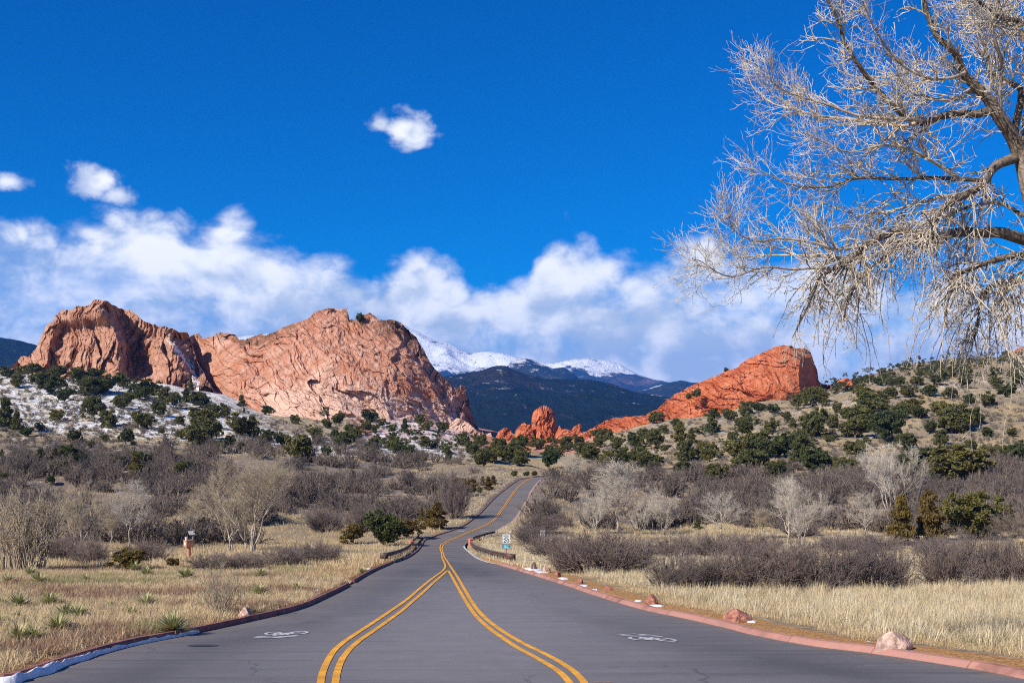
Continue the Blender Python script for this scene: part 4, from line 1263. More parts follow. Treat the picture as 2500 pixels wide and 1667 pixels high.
def bare_bush(seed, stems=34, n2=6, n3=5, wide=0.85, thin=1.0, tall=0.62, lean=1.0, upr=0.10):
    """a leafless thicket shrub: about 1 unit across and `tall` high"""
    r = np.random.default_rng(seed)
    k = 6
    a = r.uniform(0, 6.28, stems); e = r.uniform(0.12, 1.05, stems) * lean
    d = np.stack([np.cos(a) * np.sin(e), np.sin(a) * np.sin(e), np.cos(e)], 1)
    off = r.uniform(0, 0.20, stems)[:, None] * np.stack([np.cos(a), np.sin(a), 0 * a], 1)
    L = r.uniform(0.7, 1.05, stems) * tall
    P0 = np.zeros((stems, k, 3)); P0[:, 0] = off; P0[:, 0, 2] = -0.02
    for j in range(1, k):
        d = d + r.normal(size=(stems, 3)) * 0.16; d[:, 2] += 0.04
        d /= np.linalg.norm(d, axis=1, keepdims=True)
        P0[:, j] = P0[:, j - 1] + d * (L / (k - 1))[:, None] * np.array([wide, wide, 1.0])
    R0 = np.linspace(0.008, 0.003, k)[None] * np.ones((stems, 1)) * thin
    b2, q2 = sprout(P0, R0, n2, (0.14, 0.30), (0.3, 0.9), 4, upr, 0.18, r, 0.2, 1.0, 0.7, 0.5, 0.4)
    b3, q3 = sprout(b2, q2, n3, (0.06, 0.14), (0.3, 0.9), 3, upr, 0.2, r, 0.15, 1.0, 0.8, 0.5, 0.3)
    q3 = np.maximum(q3, 0.0016 * thin)
    v, q = tubes([(P0, R0), (b2, q2), (b3, q3)], 3)
    return unit(mesh_np('bush', v, q, True))


def evergreen(seed, shape='round', clumps=120, leaves=60, leaf=0.044):
    """crown and trunk of a juniper/pinyon about 1 unit wide and 1 unit high"""
    r = np.random.default_rng(seed)
    cs = []
    lobes = [(r.uniform(-0.26, 0.26), r.uniform(-0.26, 0.26), r.uniform(0.20, 0.66), r.uniform(0.22, 0.34)) for _ in range(6)]
    while len(cs) < clumps:
        if shape == 'round':
            lx, ly, lz, lr = lobes[r.integers(6)]
            p = r.normal(size=3); p /= np.linalg.norm(p); p *= lr * r.uniform(0.5, 1.0) ** 0.5
            p = p * np.array([1.0, 1.0, 0.95]) + np.array([lx, ly, lz])
            if p[2] < 0.0 or p[2] > 0.97 or math.hypot(p[0], p[1]) > 0.50:
                continue
        else:
            z = r.uniform(0.03, 0.97)
            w = 0.47 * (1 - z) ** (0.62 if shape == 'column' else 0.8) * (0.75 + 0.25 * min(1, z * 6)) * (0.8 + 0.35 * math.sin(seed * 3 + z * 17))
            a = r.uniform(0, 6.28); rr = w * r.uniform(0.35, 1.0) ** 0.5
            p = np.array([rr * math.cos(a), rr * math.sin(a), z])
        cs.append(p)
    cs = np.array(cs)
    cr = r.uniform(0.055, 0.105, clumps)
    c = np.repeat(cs, leaves, 0); R = np.repeat(cr, leaves)
    n = len(c)
    d = r.normal(size=(n, 3)); d /= np.linalg.norm(d, axis=1, keepdims=True)
    d[:, 2] = np.where(d[:, 2] < -0.3, -d[:, 2], d[:, 2])
    pos = c + d * (R * r.uniform(0.45, 1.15, n))[:, None] * np.array([1, 1, 1.0])
    ax = d * 0.7 + r.normal(size=(n, 3)) * 0.5 + np.array([0, 0, 0.45]); ax /= np.linalg.norm(ax, axis=1, keepdims=True)
    sd = np.cross(ax, r.normal(size=(n, 3))); sd /= np.linalg.norm(sd, axis=1, keepdims=True)
    s = leaf * r.uniform(0.6, 1.35, n)[:, None]
    V = np.stack([pos - ax * s * 0.5 - sd * s * 0.30, pos - ax * s * 0.3 + sd * s * 0.34, pos + ax * s * 1.0 + sd * s * 0.10, pos + ax * s * 0.6 - sd * s * 0.36], 1).reshape(-1, 3)
    Q = np.arange(n * 4).reshape(n, 4)
    crown = mesh_np('crown', V, Q, False)
    tp, trd = path([(0, 0, -0.05), (0.02, 0.01, 0.2), (-0.01, 0.02, 0.5), (0.01, 0, 0.8)], [0.035, 0.02, 0.006], 3)
    l1, lr1 = sprout(tp, trd, 9, (0.2, 0.4), (0.6, 1.1), 4, 0.15, 0.1, r, 0.1, 0.9, 0.6, 0.4)
    tv, tq = tubes([(tp, trd), (l1, lr1)], 5)
    return unit(mesh_np('trunk', tv, tq, True), crown)


m_jgreen = mat('dark_juniper_foliage', (0.070, 0.088, 0.030), 0.8, 0.15, 0.45, 4.0, trans=0.2, rnd=(0.135, 0.130, 0.044))
m_jolive = mat('olive_juniper_foliage', (0.165, 0.145, 0.040), 0.8, 0.15, 0.35, 4.0, trans=0.18, rnd=(0.115, 0.118, 0.038))
m_jrust = mat('rusty_juniper_foliage', (0.150, 0.100, 0.030), 0.8, 0.15, 0.35, 4.0, trans=0.18, rnd=(0.165, 0.125, 0.036))
m_bark = mat('grey_brown_bark', (0.16, 0.12, 0.09), 0.95, 0.1, 0.3, 8)
m_wtrunk = mat('pale_cottonwood_bark', (0.38, 0.33, 0.27), 0.9, 0.1, 0.35, 9)
m_wtwig = mat('pale_twigs', (0.55, 0.49, 0.40), 0.9, 0.1, 0.20, 5)
m_btwig = mat('tan_twigs', (0.42, 0.345, 0.245), 0.9, 0.1, 0.22, 5)
m_brush = mat('grey_oak_twigs', (0.250, 0.200, 0.160), 0.95, 0.05, 0.30, 2.0, rnd=(0.130, 0.108, 0.096))
m_plum = mat('purplish_brown_twigs', (0.255, 0.200, 0.170), 0.95, 0.05, 0.25, 2.0, rnd=(0.180, 0.145, 0.132))

EG = {}
for fam, mt in (('green', m_jgreen), ('olive', m_jolive), ('rust', m_jrust)):
    EG[fam] = []
    for sh, sd in (('round', 1), ('round', 2), ('round', 3), ('cone', 4), ('column', 5), ('column', 6)):
        t_, c_ = evergreen(sd + {'green': 0, 'olive': 20, 'rust': 40}[fam], sh)
        t_.materials.append(m_bark); c_.materials.append(mt)
        EG[fam].append((sh, t_, c_))
BT = []
for sd, kw in ((1, dict(spread=0.60, n1=15, fork=0.2)), (2, dict(spread=0.52, stems=3, n1=7, fork=0.15)), (3, dict(spread=0.50, stems=5, n1=5, fork=0.12)), (4, dict(spread=0.44, n1=18, fork=0.14)), (5, dict(spread=0.62, stems=4, n1=7, fork=0.18))):
    BT.append(bare_tree(sd, **kw))


def put_tree(name, label, cat, group, px, py, wpx, hpx, meshes, rz, deep=1.0, mats=None, part_names=('trunk', 'crown'), sink=0.0):
    """a tree standing where the photograph shows its foot; wpx, hpx = its width and height in photograph pixels"""
    p = at(px, py)
    k = p[1] / F
    root = thing(name, label, cat, (p[0], p[1] + wpx * k * 0.15, 0), rz, group, (wpx * k, wpx * k * deep, hpx * k))
    root.location.z = float(gz(root.location.x, root.location.y)) - sink
    for nm, me, i in zip(part_names, meshes, (0, 1)):
        o = obj(nm, me, None, root)
        if mats:
            o.material_slots[0].link = 'OBJECT'; o.material_slots[0].material = mats[i]
    return root


# ------------------------------------------------------------------ junipers on the slopes (foot x, foot y, width, height in the enlargements)
J1 = [(30, 420, 60, 50), (70, 465, 50, 60), (112, 402, 58, 45), (158, 410, 74, 52), (148, 440, 22, 40), (262, 420, 80, 55), (235, 500, 140, 90), (290, 530, 60, 60), (362, 436, 75, 60), (430, 430, 90, 50), (398, 500, 100, 75), (472, 492, 110, 78),
      (562, 470, 60, 70), (640, 522, 100, 92), (702, 500, 60, 60), (748, 542, 80, 76), (728, 592, 60, 62), (795, 560, 60, 70), (425, 618, 95, 105), (495, 652, 70, 78), (560, 560, 80, 66), (655, 656, 80, 76), (260, 620, 66, 52), (340, 720, 60, 56),
      (575, 730, 60, 72), (22, 645, 80, 125), (75, 662, 50, 84), (855, 532, 45, 62), (874, 482, 26, 62), (915, 556, 90, 66), (903, 612, 70, 52), (968, 592, 60, 50), (1030, 602, 50, 62), (940, 652, 110, 92), (920, 735, 140, 112), (990, 702, 60, 60),
      (1088, 682, 90, 92), (1155, 692, 70, 92), (1222, 722, 70, 62), (1020, 768, 55, 60), (1115, 760, 35, 40), (1295, 732, 60, 56), (1375, 802, 100, 114), (740, 682, 25, 30), (1108, 552, 40, 52), (1270, 546, 30, 36), (1232, 592, 55, 42),
      (1355, 632, 40, 42), (1120, 582, 14, 26), (1488, 612, 42, 46), (1520, 602, 30, 36), (1445, 702, 60, 62), (1498, 652, 40, 42), (1555, 632, 55, 46), (1600, 668, 35, 36), (1588, 745, 90, 74), (1642, 712, 50, 52), (1540, 702, 40, 42),
      (1495, 782, 50, 46), (1700, 622, 70, 54), (1680, 668, 45, 42), (1722, 598, 36, 34), (1705, 788, 60, 52), (1712, 742, 50, 42), (1790, 607, 40, 32), (1826, 612, 28, 34), (1860, 672, 40, 62), (1900, 602, 35, 42), (1925, 642, 50, 52),
      (1962, 662, 50, 42), (1840, 782, 72, 62), (1882, 794, 70, 62), (1800, 752, 50, 42), (1955, 742, 60, 52), (2040, 672, 60, 46), (2085, 645, 40, 34), (2130, 722, 50, 52), (2170, 772, 60, 62), (2205, 732, 50, 52), (2228, 802, 60, 62),
      (2268, 814, 64, 74), (2292, 762, 60, 62), (2325, 802, 60, 66), (2060, 802, 30, 62), (320, 802, 85, 66), (370, 822, 70, 52), (180, 802, 40, 52), (250, 792, 35, 46), (268, 864, 78, 58), (552, 842, 72, 62), (635, 854, 95, 90), (515, 812, 40, 40),
      (702, 802, 50, 32), (855, 884, 104, 72), (627, 912, 46, 78), (228, 912, 35, 42), (105, 862, 20, 42), (14, 892, 32, 34), (8, 802, 22, 52), (120, 690, 46, 40), (180, 660, 40, 34), (480, 712, 40, 36), (420, 745, 36, 34), (820, 640, 46, 44), (830, 700, 40, 40), (1060, 730, 44, 44)]
J2 = [(52, 764, 74, 66), (118, 702, 56, 50), (160, 742, 62, 54), (200, 722, 72, 82), (212, 764, 70, 62), (330, 774, 82, 74), (295, 692, 46, 42), (348, 722, 60, 46), (402, 702, 60, 62), (455, 672, 50, 42), (490, 722, 70, 54), (545, 642, 60, 36),
      (552, 684, 60, 54), (592, 652, 34, 44), (625, 692, 50, 58), (515, 742, 80, 62), (582, 764, 60, 62), (642, 764, 80, 74), (702, 684, 60, 62), (770, 694, 82, 82), (700, 774, 90, 84), (764, 784, 90, 74), (790, 582, 56, 46), (850, 562, 50, 42),
      (955, 472, 30, 26), (890, 664, 62, 84), (940, 668, 46, 62), (915, 744, 82, 84), (975, 722, 42, 62), (1015, 744, 76, 78), (1025, 624, 52, 62), (1032, 562, 50, 42), (1010, 532, 52, 42), (1100, 574, 52, 52), (1125, 728, 72, 72), (1160, 644, 76, 84),
      (1170, 554, 56, 62), (1225, 534, 50, 42), (1290, 544, 50, 42), (1280, 624, 62, 62), (1200, 724, 100, 94), (1262, 734, 80, 84), (1335, 724, 100, 94), (1402, 748, 86, 106), (1400, 672, 56, 60), (1460, 644, 92, 114), (1400, 504, 60, 54),
      (1450, 504, 62, 72), (1492, 494, 60, 62), (1560, 534, 42, 42), (1540, 604, 42, 52), (1370, 602, 32, 42), (1195, 796, 140, 94), (1295, 818, 92, 72), (1355, 794, 36, 46), (1485, 798, 132, 96), (1572, 804, 72, 74), (1622, 814, 92, 74),
      (912, 804, 82, 56), (1040, 836, 82, 76), (1675, 484, 72, 62), (1722, 544, 140, 94), (1690, 604, 150, 104), (1640, 644, 120, 94), (1762, 664, 160, 124), (1640, 724, 82, 62), (1852, 694, 82, 64), (1830, 564, 72, 62), (1882, 534, 72, 62),
      (1912, 564, 62, 52), (2002, 674, 62, 62), (2002, 554, 62, 62), (2062, 624, 140, 114), (2142, 584, 82, 62), (2200, 514, 62, 62), (1962, 624, 52, 52), (1890, 804, 144, 110), (2082, 826, 200, 136), (2000, 794, 62, 74), (2242, 734, 72, 54),
      (2332, 744, 92, 84), (1950, 834, 62, 54), (1600, 560, 46, 44), (1780, 480, 60, 48), (1860, 470, 60, 46), (1950, 470, 64, 48), (2040, 480, 60, 46), (2120, 500, 50, 40), (2280, 470, 70, 56), (2330, 420, 60, 60), (2240, 430, 56, 46), (2100, 430, 60, 44),
      (1990, 420, 56, 40), (1900, 420, 50, 36), (1820, 425, 50, 36), (1740, 420, 46, 34), (1690, 400, 40, 28), (2200, 640, 46, 40), (2130, 690, 40, 34), (2300, 640, 40, 36), (820, 620, 40, 30), (870, 590, 34, 28), (730, 640, 40, 34), (1340, 570, 44, 36), (1110, 655, 36, 36)]
jun = [(x / 1.8816, 700 + y / 1.8816, w / 1.8816, h / 1.8816) for x, y, w, h in J1] + [(1150 + x / 1.7422, 700 + y / 1.7422, w / 1.7422, h / 1.7422) for x, y, w, h in J2]
REGIONS = [('under the jagged cliff', lambda x, y: x < 420 and y < 1090), ('in brush at snowy slope foot', lambda x, y: x < 600 and y >= 1090),
           ('on slope between the two pink cliffs', lambda x, y: 420 <= x < 700), ('below the long pink cliff', lambda x, y: 700 <= x < 1150), ('around the small orange tower', lambda x, y: 1150 <= x < 1480),
           ('on slope under the orange fin', lambda x, y: 1480 <= x < 1960), ('on hill right of the orange fin', lambda x, y: 1960 <= x)]
ORD = 'first second third fourth fifth sixth seventh eighth ninth tenth eleventh twelfth thirteenth fourteenth fifteenth sixteenth'.split()
left_ = list(range(len(jun)))
for ri, (phrase, test) in enumerate(REGIONS):
    mine = [i for i in left_ if test(jun[i][0], jun[i][1])]
    left_ = [i for i in left_ if i not in mine]
    mine.sort(key=lambda i: -jun[i][1])
    nrow = max(1, math.ceil(len(mine) / 9))
    per = math.ceil(len(mine) / nrow)
    for rw in range(nrow):
        row = sorted(mine[rw * per:(rw + 1) * per], key=lambda i: jun[i][0])
        for j, i in enumerate(row):
            x, y, w, h = jun[i]
            rr = random.random()
            fam = 'olive' if (x > 1500 and rr < 0.42) or rr < 0.10 else 'green'
            asp = h / w
            pool = [3, 4, 5] if asp > 1.25 else [0, 1, 2]
            sh, tm, cm = EG[fam][random.choice(pool)]
            lab = '%s %s juniper %s, row %s, %s from left' % ('olive' if fam == 'olive' else 'dark', {'round': 'bushy', 'cone': 'pointed', 'column': 'upright'}[sh], phrase, ['one', 'two', 'three', 'four', 'five', 'six', 'seven', 'eight'][rw], ORD[j])
            put_tree('juniper_tree', lab, 'juniper', 'junipers dotting the slopes', x, y, w * 1.04, h * 1.06, (tm, cm), random.uniform(0, 6.28))

# junipers in the valley, near the road
NEARJ = [(862, 1328, 48, 46, 'rust', 0, 'rounded rusty juniper bush left of the road bridge, leftmost of three'),
         (938, 1334, 74, 80, 'green', 1, 'large dark juniper beside the left guardrail'),
         (992, 1316, 66, 44, 'rust', 2, 'low rusty juniper behind the left guardrail post'),
         (1066, 1293, 44, 62, 'rust', 4, 'upright rusty juniper just left of the far road'), (1029, 1276, 13, 34, 'rust', 4, 'slim pointed juniper left of the far road'), (1046, 1285, 26, 40, 'rust', 5, 'small upright juniper between the slim one and the far road'),
         (1128, 1212, 56, 42, 'rust', 0, 'wide rusty juniper over the bare brush by the far road'), (1178, 1186, 12, 22, 'rust', 4, 'tiny juniper on the far verge, leftmost of its cluster'), (1192, 1196, 20, 30, 'rust', 5, 'little juniper on the far verge, in front of its cluster'), (1204, 1184, 18, 22, 'rust', 3, 'little juniper on the far verge nearest the road'),
         (1172, 1205, 12, 16, 'green', 0, 'tiny dark juniper on the far verge lowest of its cluster'), (1255, 1163, 14, 13, 'green', 0, 'tiny dark bush beyond the road crest, first from left'), (1285, 1163, 12, 12, 'green', 1, 'tiny dark bush beyond the road crest, second from left'), (1305, 1163, 13, 13, 'rust', 1, 'tiny rusty bush beyond the road crest, third from left'),
         (2203, 1332, 52, 112, 'rust', 4, 'tall ochre juniper at the left end of the clump by the dead snag'), (2272, 1326, 66, 118, 'rust', 5, 'tall ochre juniper in the middle of the clump by the dead snag'),
         (2360, 1318, 104, 106, 'olive', 0, 'broad olive juniper in the clump by the dead snag'), (2430, 1316, 70, 92, 'olive', 1, 'olive juniper at the right end of the clump by the dead snag'),
         (305, 1392, 78, 48, 'rust', 2, 'low dark rusty juniper mound left of the box on a post'), (420, 1386, 26, 22, 'rust', 0, 'tiny rusty juniper mound in front of the box on a post'), (1704, 1292, 18, 26, 'green', 3, 'small green juniper left of the white cottonwood row'),
         (330, 1178, 34, 56, 'rust', 4, 'pointed dark juniper rising behind the middle bare cottonwood at left')]
for x, y, w, h, fam, vi, lab in NEARJ:
    sh, tm, cm = EG[fam][vi]
    put_tree('juniper_tree', lab, 'juniper', 'junipers in the valley', x, y, w * 1.1, h * 1.06, (tm, cm), random.uniform(0, 6.28))
# a few small ones on the rocks
for px, py, d, s, lab in ((880, 786, 634, 4.6, 'dark pine on the crest of the long pink cliff'), (1774, 908, 628, 2.6, 'small dark bush on the ridge of the orange fin'), (1700, 968, 618, 4.2, 'dark juniper low on the face of the orange fin'), (1682, 973, 617, 3.0, 'smaller juniper left of another on the face of the orange fin')):
    root = thing('juniper_tree', lab, 'juniper', ((px - CX) / F * d, d, EYE + (YH - py) / F * d - 0.6), random.uniform(0, 6), 'junipers on the rocks', (s, s, s * 1.15))
    sh, tm, cm = EG['green'][1]
    obj('trunk', tm, None, root); obj('crown', cm, None, root)

# ------------------------------------------------------------------ bare cottonwoods
for me_t, me_c in BT:
    me_t.materials.append(m_wtrunk); me_c.materials.append(m_wtwig)
BARE = [(600, 1350, 250, 232, 4, 't', 'broad bare cottonwood, tallest of the trees on the left flat'), (548, 1346, 150, 190, 1, 't', 'bare cottonwood leaning against the broad one behind the box on a post'),
        (308, 1338, 122, 158, 0, 'w', 'pale bare tree between the box on a post and the willow thicket'), (188, 1350, 120, 165, 2, 't', 'bare forked tree just right of the willow thicket'), (470, 1318, 62, 95, 3, 't', 'slim bare tree rising behind the box on a post'), (268, 1330, 60, 80, 3, 't', 'small bare sapling beside the pale bare tree'),
        (1510, 1298, 140, 165, 3, 'w', 'tall pale bare cottonwood in the right brush nearest the road'), (1620, 1308, 82, 108, 2, 'w', 'pale bare many stemmed tree second from the road in the right brush'), (1455, 1306, 70, 110, 2, 'w', 'short pale bare tree left of the tall pale cottonwood'), (1565, 1306, 60, 80, 1, 'w', 'small bare tree between two pale cottonwoods'),
        (1765, 1318, 100, 112, 0, 'w', 'white barked bare tree leaning alone in the right brush'), (1928, 1338, 92, 165, 3, 'w', 'slender pale bare tree, left of a close pair'), (1968, 1342, 108, 160, 1, 'w', 'spreading pale bare tree, right of a close pair'),
        (2185, 1266, 170, 170, 4, 'w', 'largest pale bare cottonwood in the right brush behind the ochre junipers'), (2118, 1316, 84, 108, 0, 'w', 'pale bare tree in front of the largest right cottonwood'), (1395, 1172, 60, 60, 2, 'w', 'small pale bare tree beside the road crest'), (1860, 1316, 50, 70, 3, 't', 'small bare tree left of the close pair')]
for x, y, w, h, v, kind, lab in BARE:
    put_tree('cottonwood_tree', lab, 'tree', 'bare cottonwoods on the valley floor', x, y, w * 1.0, h * 1.05, BT[v], random.uniform(0, 6.28), 1.0, (m_wtrunk, m_wtwig if kind == 'w' else m_btwig))

# dead snag with a few thick broken limbs
m_snag = mat('charred_dead_wood', (0.10, 0.085, 0.080), 0.9, 0.1, 0.4, 6)
p = at(2238, 1262); k = p[1] / F
root = thing('dead_tree', 'dark dead snag with broken limbs behind the ochre junipers', 'tree', (p[0], p[1], gz(p[0], p[1])))
S = lambda pts: [(x * k, 0.3 * math.sin(i * 2.0), -y * k) for i, (x, y) in enumerate(pts)]
v, q = tubes([path(S([(0, 6), (2, -30), (8, -70), (22, -100), (32, -125), (40, -148)]), [0.30, 0.22, 0.10], 3)], 6)
obj('trunk', mesh_np('trunk', v, q, True), m_snag, root)
for pts in ([(10, -75), (30, -88), (52, -100), (60, -106)], [(22, -100), (18, -118), (14, -135)], [(32, -125), (46, -132), (50, -145)], [(6, -60), (-8, -84), (-12, -110)]):
    v, q = tubes([path(S(pts), [0.12, 0.04], 3)], 5)
    obj('limb', mesh_np('limb', v, q, True), m_snag, root)

# ------------------------------------------------------------------ bare brush: single shrubs near the road, thickets beyond
BB = [bare_bush(100 + i, 70, 8, 6, 0.9, 1.0) for i in range(4)]
BBF = [bare_bush(200 + i, 18, 5, 4, 0.9, 2.4) for i in range(4)]
WIL = [bare_bush(300, 80, 6, 5, 0.55, 0.8, 0.95, 0.55, 0.22), bare_bush(301, 46, 5, 3, 0.8, 0.9, 0.95, 0.8, 0.20)]
for me in BB:
    me.materials.append(m_plum)
for me in BBF:
    me.materials.append(m_brush)
for me in WIL:
    me.materials.append(m_btwig)
BUSH = [(1466, 1404, 240, 105, 'dense purplish bare bush behind the roadside boulders, nearest the speed sign'), (1385, 1400, 90, 66, 'smaller bare bush against the left side of the dense one near the speed sign'), (1550, 1398, 120, 74, 'bare bush at the right shoulder of the dense one near the speed sign'),
        (1655, 1446, 150, 92, 'dark bare bush at the left end of the long hedge of brush'), (1735, 1444, 150, 88, 'bare bush second in the long hedge of brush'), (1820, 1444, 170, 104, 'bare bush third in the long hedge of brush'), (1915, 1444, 180, 112, 'bare bush fourth in the long hedge of brush'), (2010, 1446, 180, 112, 'bare bush fifth in the long hedge of brush'), (2110, 1444, 190, 116, 'bare bush sixth in the long hedge of brush'), (2185, 1438, 120, 96, 'bare bush closing the right end of the long hedge of brush'),
        (2315, 1436, 150, 112, 'bare bush beside the gap in the hedge of brush'), (2395, 1430, 160, 124, 'tall bare bush beneath the olive junipers'), (2465, 1432, 130, 110, 'bare bush at the right edge under the orange leaved oak'),
        (1345, 1362, 130, 54, 'low bare bush right of the speed sign'), (1430, 1366, 110, 50, 'low bare bush between the speed sign and the small white sign'), (1640, 1362, 150, 54, 'low bare bush at the left of the back hedge'), (1745, 1362, 160, 56, 'low bare bush second in the back hedge'), (1850, 1360, 150, 52, 'low bare bush in the middle of the back hedge'), (2060, 1350, 130, 40, 'low bare bush right of the close pair of pale trees'), (2150, 1352, 140, 46, 'low bare bush left of the ochre junipers'), (2290, 1356, 130, 44, 'low bare bush at the foot of the ochre junipers'),
        (1320, 1305, 120, 44, 'dark bare bush behind the small white sign'), (1300, 1330, 110, 40, 'bare bush between the bridge rail and the small white sign'), (1960, 1312, 110, 36, 'rounded bare bush in the grass beyond the back hedge'),
        (765, 1378, 140, 52, 'bare bush at the right end of the left flat'), (690, 1384, 130, 46, 'bare bush second from the right end of the left flat'), (600, 1392, 120, 40, 'low bare bush below the broad cottonwood'), (510, 1394, 120, 42, 'low bare bush right of the box on a post'), (350, 1376, 110, 56, 'dark bare bush between the juniper mound and the box on a post'), (215, 1378, 120, 56, 'dark bare bush below the forked bare tree'), (140, 1372, 110, 60, 'dark bare bush at the foot of the willow thicket'), (880, 1300, 90, 60, 'bare bush behind the junipers left of the bridge'), (790, 1300, 110, 60, 'grey bare oak bush on the left flat by the grass gap'), (1110, 1268, 84, 96, 'tall purplish bare oak leaning by the far road'), (40, 1372, 90, 60, 'bare bush at the left edge')]
for i, (x, y, w, h, lab) in enumerate(BUSH):
    p = at(x, y); kk = p[1] / F
    o = obj('bare_bush', BB[i % 4], None, None, (p[0], p[1] + w * kk * 0.2, 0))
    o.location.z = float(gz(o.location.x, o.location.y)) - 0.05
    o.scale = (w * kk * 1.05, w * kk * 0.9, h * kk * 1.12); o.rotation_euler = (0, 0, random.uniform(-0.5, 0.5) + (3.14 if i % 3 == 0 else 0))
    tag(o, lab, 'bush', 'bare bushes')
p = at(62, 1392); kk = p[1] / F
root = thing('willow_thicket', 'tall fan shaped bare willow thicket at the left edge', 'shrub', (p[0], p[1], gz(p[0], p[1])), 0.4, None, (190 * kk, 170 * kk, 198 * kk))
obj('stems', WIL[0], None, root)
p = at(540, 1500); kk = p[1] / F
o = obj('bare_shrub', WIL[1], None, None, (p[0], p[1], gz(p[0], p[1])))
o.scale = (150 * kk, 150 * kk, 135 * kk); o.rotation_euler[2] = 1.0
o.material_slots[0].link = 'OBJECT'; o.material_slots[0].material = m_btwig
tag(o, 'pale bare fan shaped shrub standing alone in the left grass', 'shrub')


# scattered stuff: instances of small meshes on points
def scatter(name, label, cat, pts, rot, scl, idx_, meshes):
    me = bpy.data.meshes.new(name)
    n = len(pts)
    me.vertices.add(n); me.vertices.foreach_set('co', np.ascontiguousarray(pts, np.float32).ravel())
    for nm, a in (('rot', rot), ('scl', scl)):
        at_ = me.attributes.new(nm, 'FLOAT_VECTOR', 'POINT'); at_.data.foreach_set('vector', np.ascontiguousarray(a, np.float32).ravel())
    at_ = me.attributes.new('pick', 'INT', 'POINT'); at_.data.foreach_set('value', np.ascontiguousarray(idx_, np.int32))
    cl_ = bpy.data.collections.new(name + '_kinds')
    for i, m_ in enumerate(meshes):
        cl_.objects.link(bpy.data.objects.new('%s_kind_%02d' % (name, i), m_))
    ng = bpy.data.node_groups.new(name, 'GeometryNodeTree')
    ng.interface.new_socket('Geometry', in_out='INPUT', socket_type='NodeSocketGeometry')
    ng.interface.new_socket('Geometry', in_out='OUTPUT', socket_type='NodeSocketGeometry')
    gi, go = ng.nodes.new('NodeGroupInput'), ng.nodes.new('NodeGroupOutput')
    ci = ng.nodes.new('GeometryNodeCollectionInfo'); ci.inputs[0].default_value = cl_; ci.inputs['Separate Children'].default_value = True; ci.inputs['Reset Children'].default_value = True
    ip = ng.nodes.new('GeometryNodeInstanceOnPoints'); ip.inputs['Pick Instance'].default_value = True
    def named(nm, ty):
        a = ng.nodes.new('GeometryNodeInputNamedAttribute'); a.data_type = ty; a.inputs[0].default_value = nm
        return [s for s in a.outputs if s.enabled and s.name == 'Attribute'][0]
    L = ng.links.new
    L(gi.outputs[0], ip.inputs['Points']); L(ci.outputs[0], ip.inputs['Instance'])
    L(named('pick', 'INT'), ip.inputs['Instance Index'])
    er = ng.nodes.new('FunctionNodeEulerToRotation'); L(named('rot', 'FLOAT_VECTOR'), er.inputs[0]); L(er.outputs[0], ip.inputs['Rotation'])
    L(named('scl', 'FLOAT_VECTOR'), ip.inputs['Scale'])
    L(ip.outputs[0], go.inputs[0])
    o = obj(name, me)
    md = o.modifiers.new('scatter', 'NODES'); md.node_group = ng
    tag(o, label, cat, kind='stuff')
    return o


def in_px(poly, n, r):
    poly = np.array(poly, float)
    lo, hi = poly.min(0), poly.max(0)
    out = np.zeros((0, 2))
    while len(out) < n:
        q = r.uniform(lo, hi, (n * 3, 2))
        out = np.vstack([out, q[in_poly(q[:, 0], q[:, 1], poly)]])
    return out[:n]


def on_ground(q, keep_road=1.2, dmin=10.0):
    """pixels to ground points, dropping those on the road"""
    w = np.vstack([at(q[i:i + 1500, 0], q[i:i + 1500, 1], dmin) for i in range(0, len(q), 1500)])
    ok = ~in_poly(w[:, 0], w[:, 1], ROAD2)
    dd = np.minimum(dist_poly(w[:, 0], w[:, 1], L2), dist_poly(w[:, 0], w[:, 1], R2))
    return w[ok & (dd > keep_road)], dd[ok & (dd > keep_road)]


r5 = np.random.default_rng(77)
LB = [(-260, 1090), (0, 1108), (200, 1096), (420, 1096), (560, 1080), (700, 1066), (800, 1070), (900, 1088), (1060, 1112), (1150, 1142), (1180, 1170), (1150, 1205), (1110, 1230), (1080, 1262), (1040, 1282), (960, 1290), (870, 1290), (760, 1290), (700, 1310), (660, 1330), (460, 1330), (200, 1352), (-260, 1362)]
LGAP = [(680, 1262), (850, 1250), (900, 1285), (860, 1302), (740, 1310), (670, 1290)]
RB = [(1322, 1180), (1340, 1160), (1420, 1150), (1600, 1150), (1800, 1150), (2000, 1140), (2300, 1128), (2760, 1110), (2760, 1330), (2500, 1330), (2150, 1300), (1900, 1290), (1700, 1288), (1500, 1296), (1400, 1290), (1290, 1272), (1285, 1245), (1300, 1215)]
qa = in_px(LB, 1350, r5); qa = qa[~in_poly(qa[:, 0], qa[:, 1], np.array(LGAP, float))]
w1, _ = on_ground(qa, 3.5)
w1 = w1[fbm(w1[:, 0] / 16, w1[:, 1] / 16, 3, 91) > 0.43]
qb = in_px(RB, 1150, r5)
w2, _ = on_ground(qb, 3.0)
w2 = w2[fbm(w2[:, 0] / 16, w2[:, 1] / 16, 3, 92) > 0.43]
def brush_set(w, r, lo, hi):
    n = len(w)
    s = r.uniform(lo, hi, n)
    return np.column_stack([r.normal(0, 0.05, n), r.normal(0, 0.05, n), r.uniform(0, 6.28, n)]), np.column_stack([s, s, s * r.uniform(0.55, 0.85, n)]), r.integers(0, 4, n)
a = brush_set(w1, r5, 2.6, 6.8)
scatter('scrub_oak_thicket', 'grey leafless oak brush covering the left valley side', 'brush', w1 - [0, 0, 0.1], *a, BBF)
a = brush_set(w2, r5, 2.6, 7.0)
scatter('scrub_oak_thicket', 'grey leafless oak brush covering the right valley side', 'brush', w2 - [0, 0, 0.1], *a, BBF)
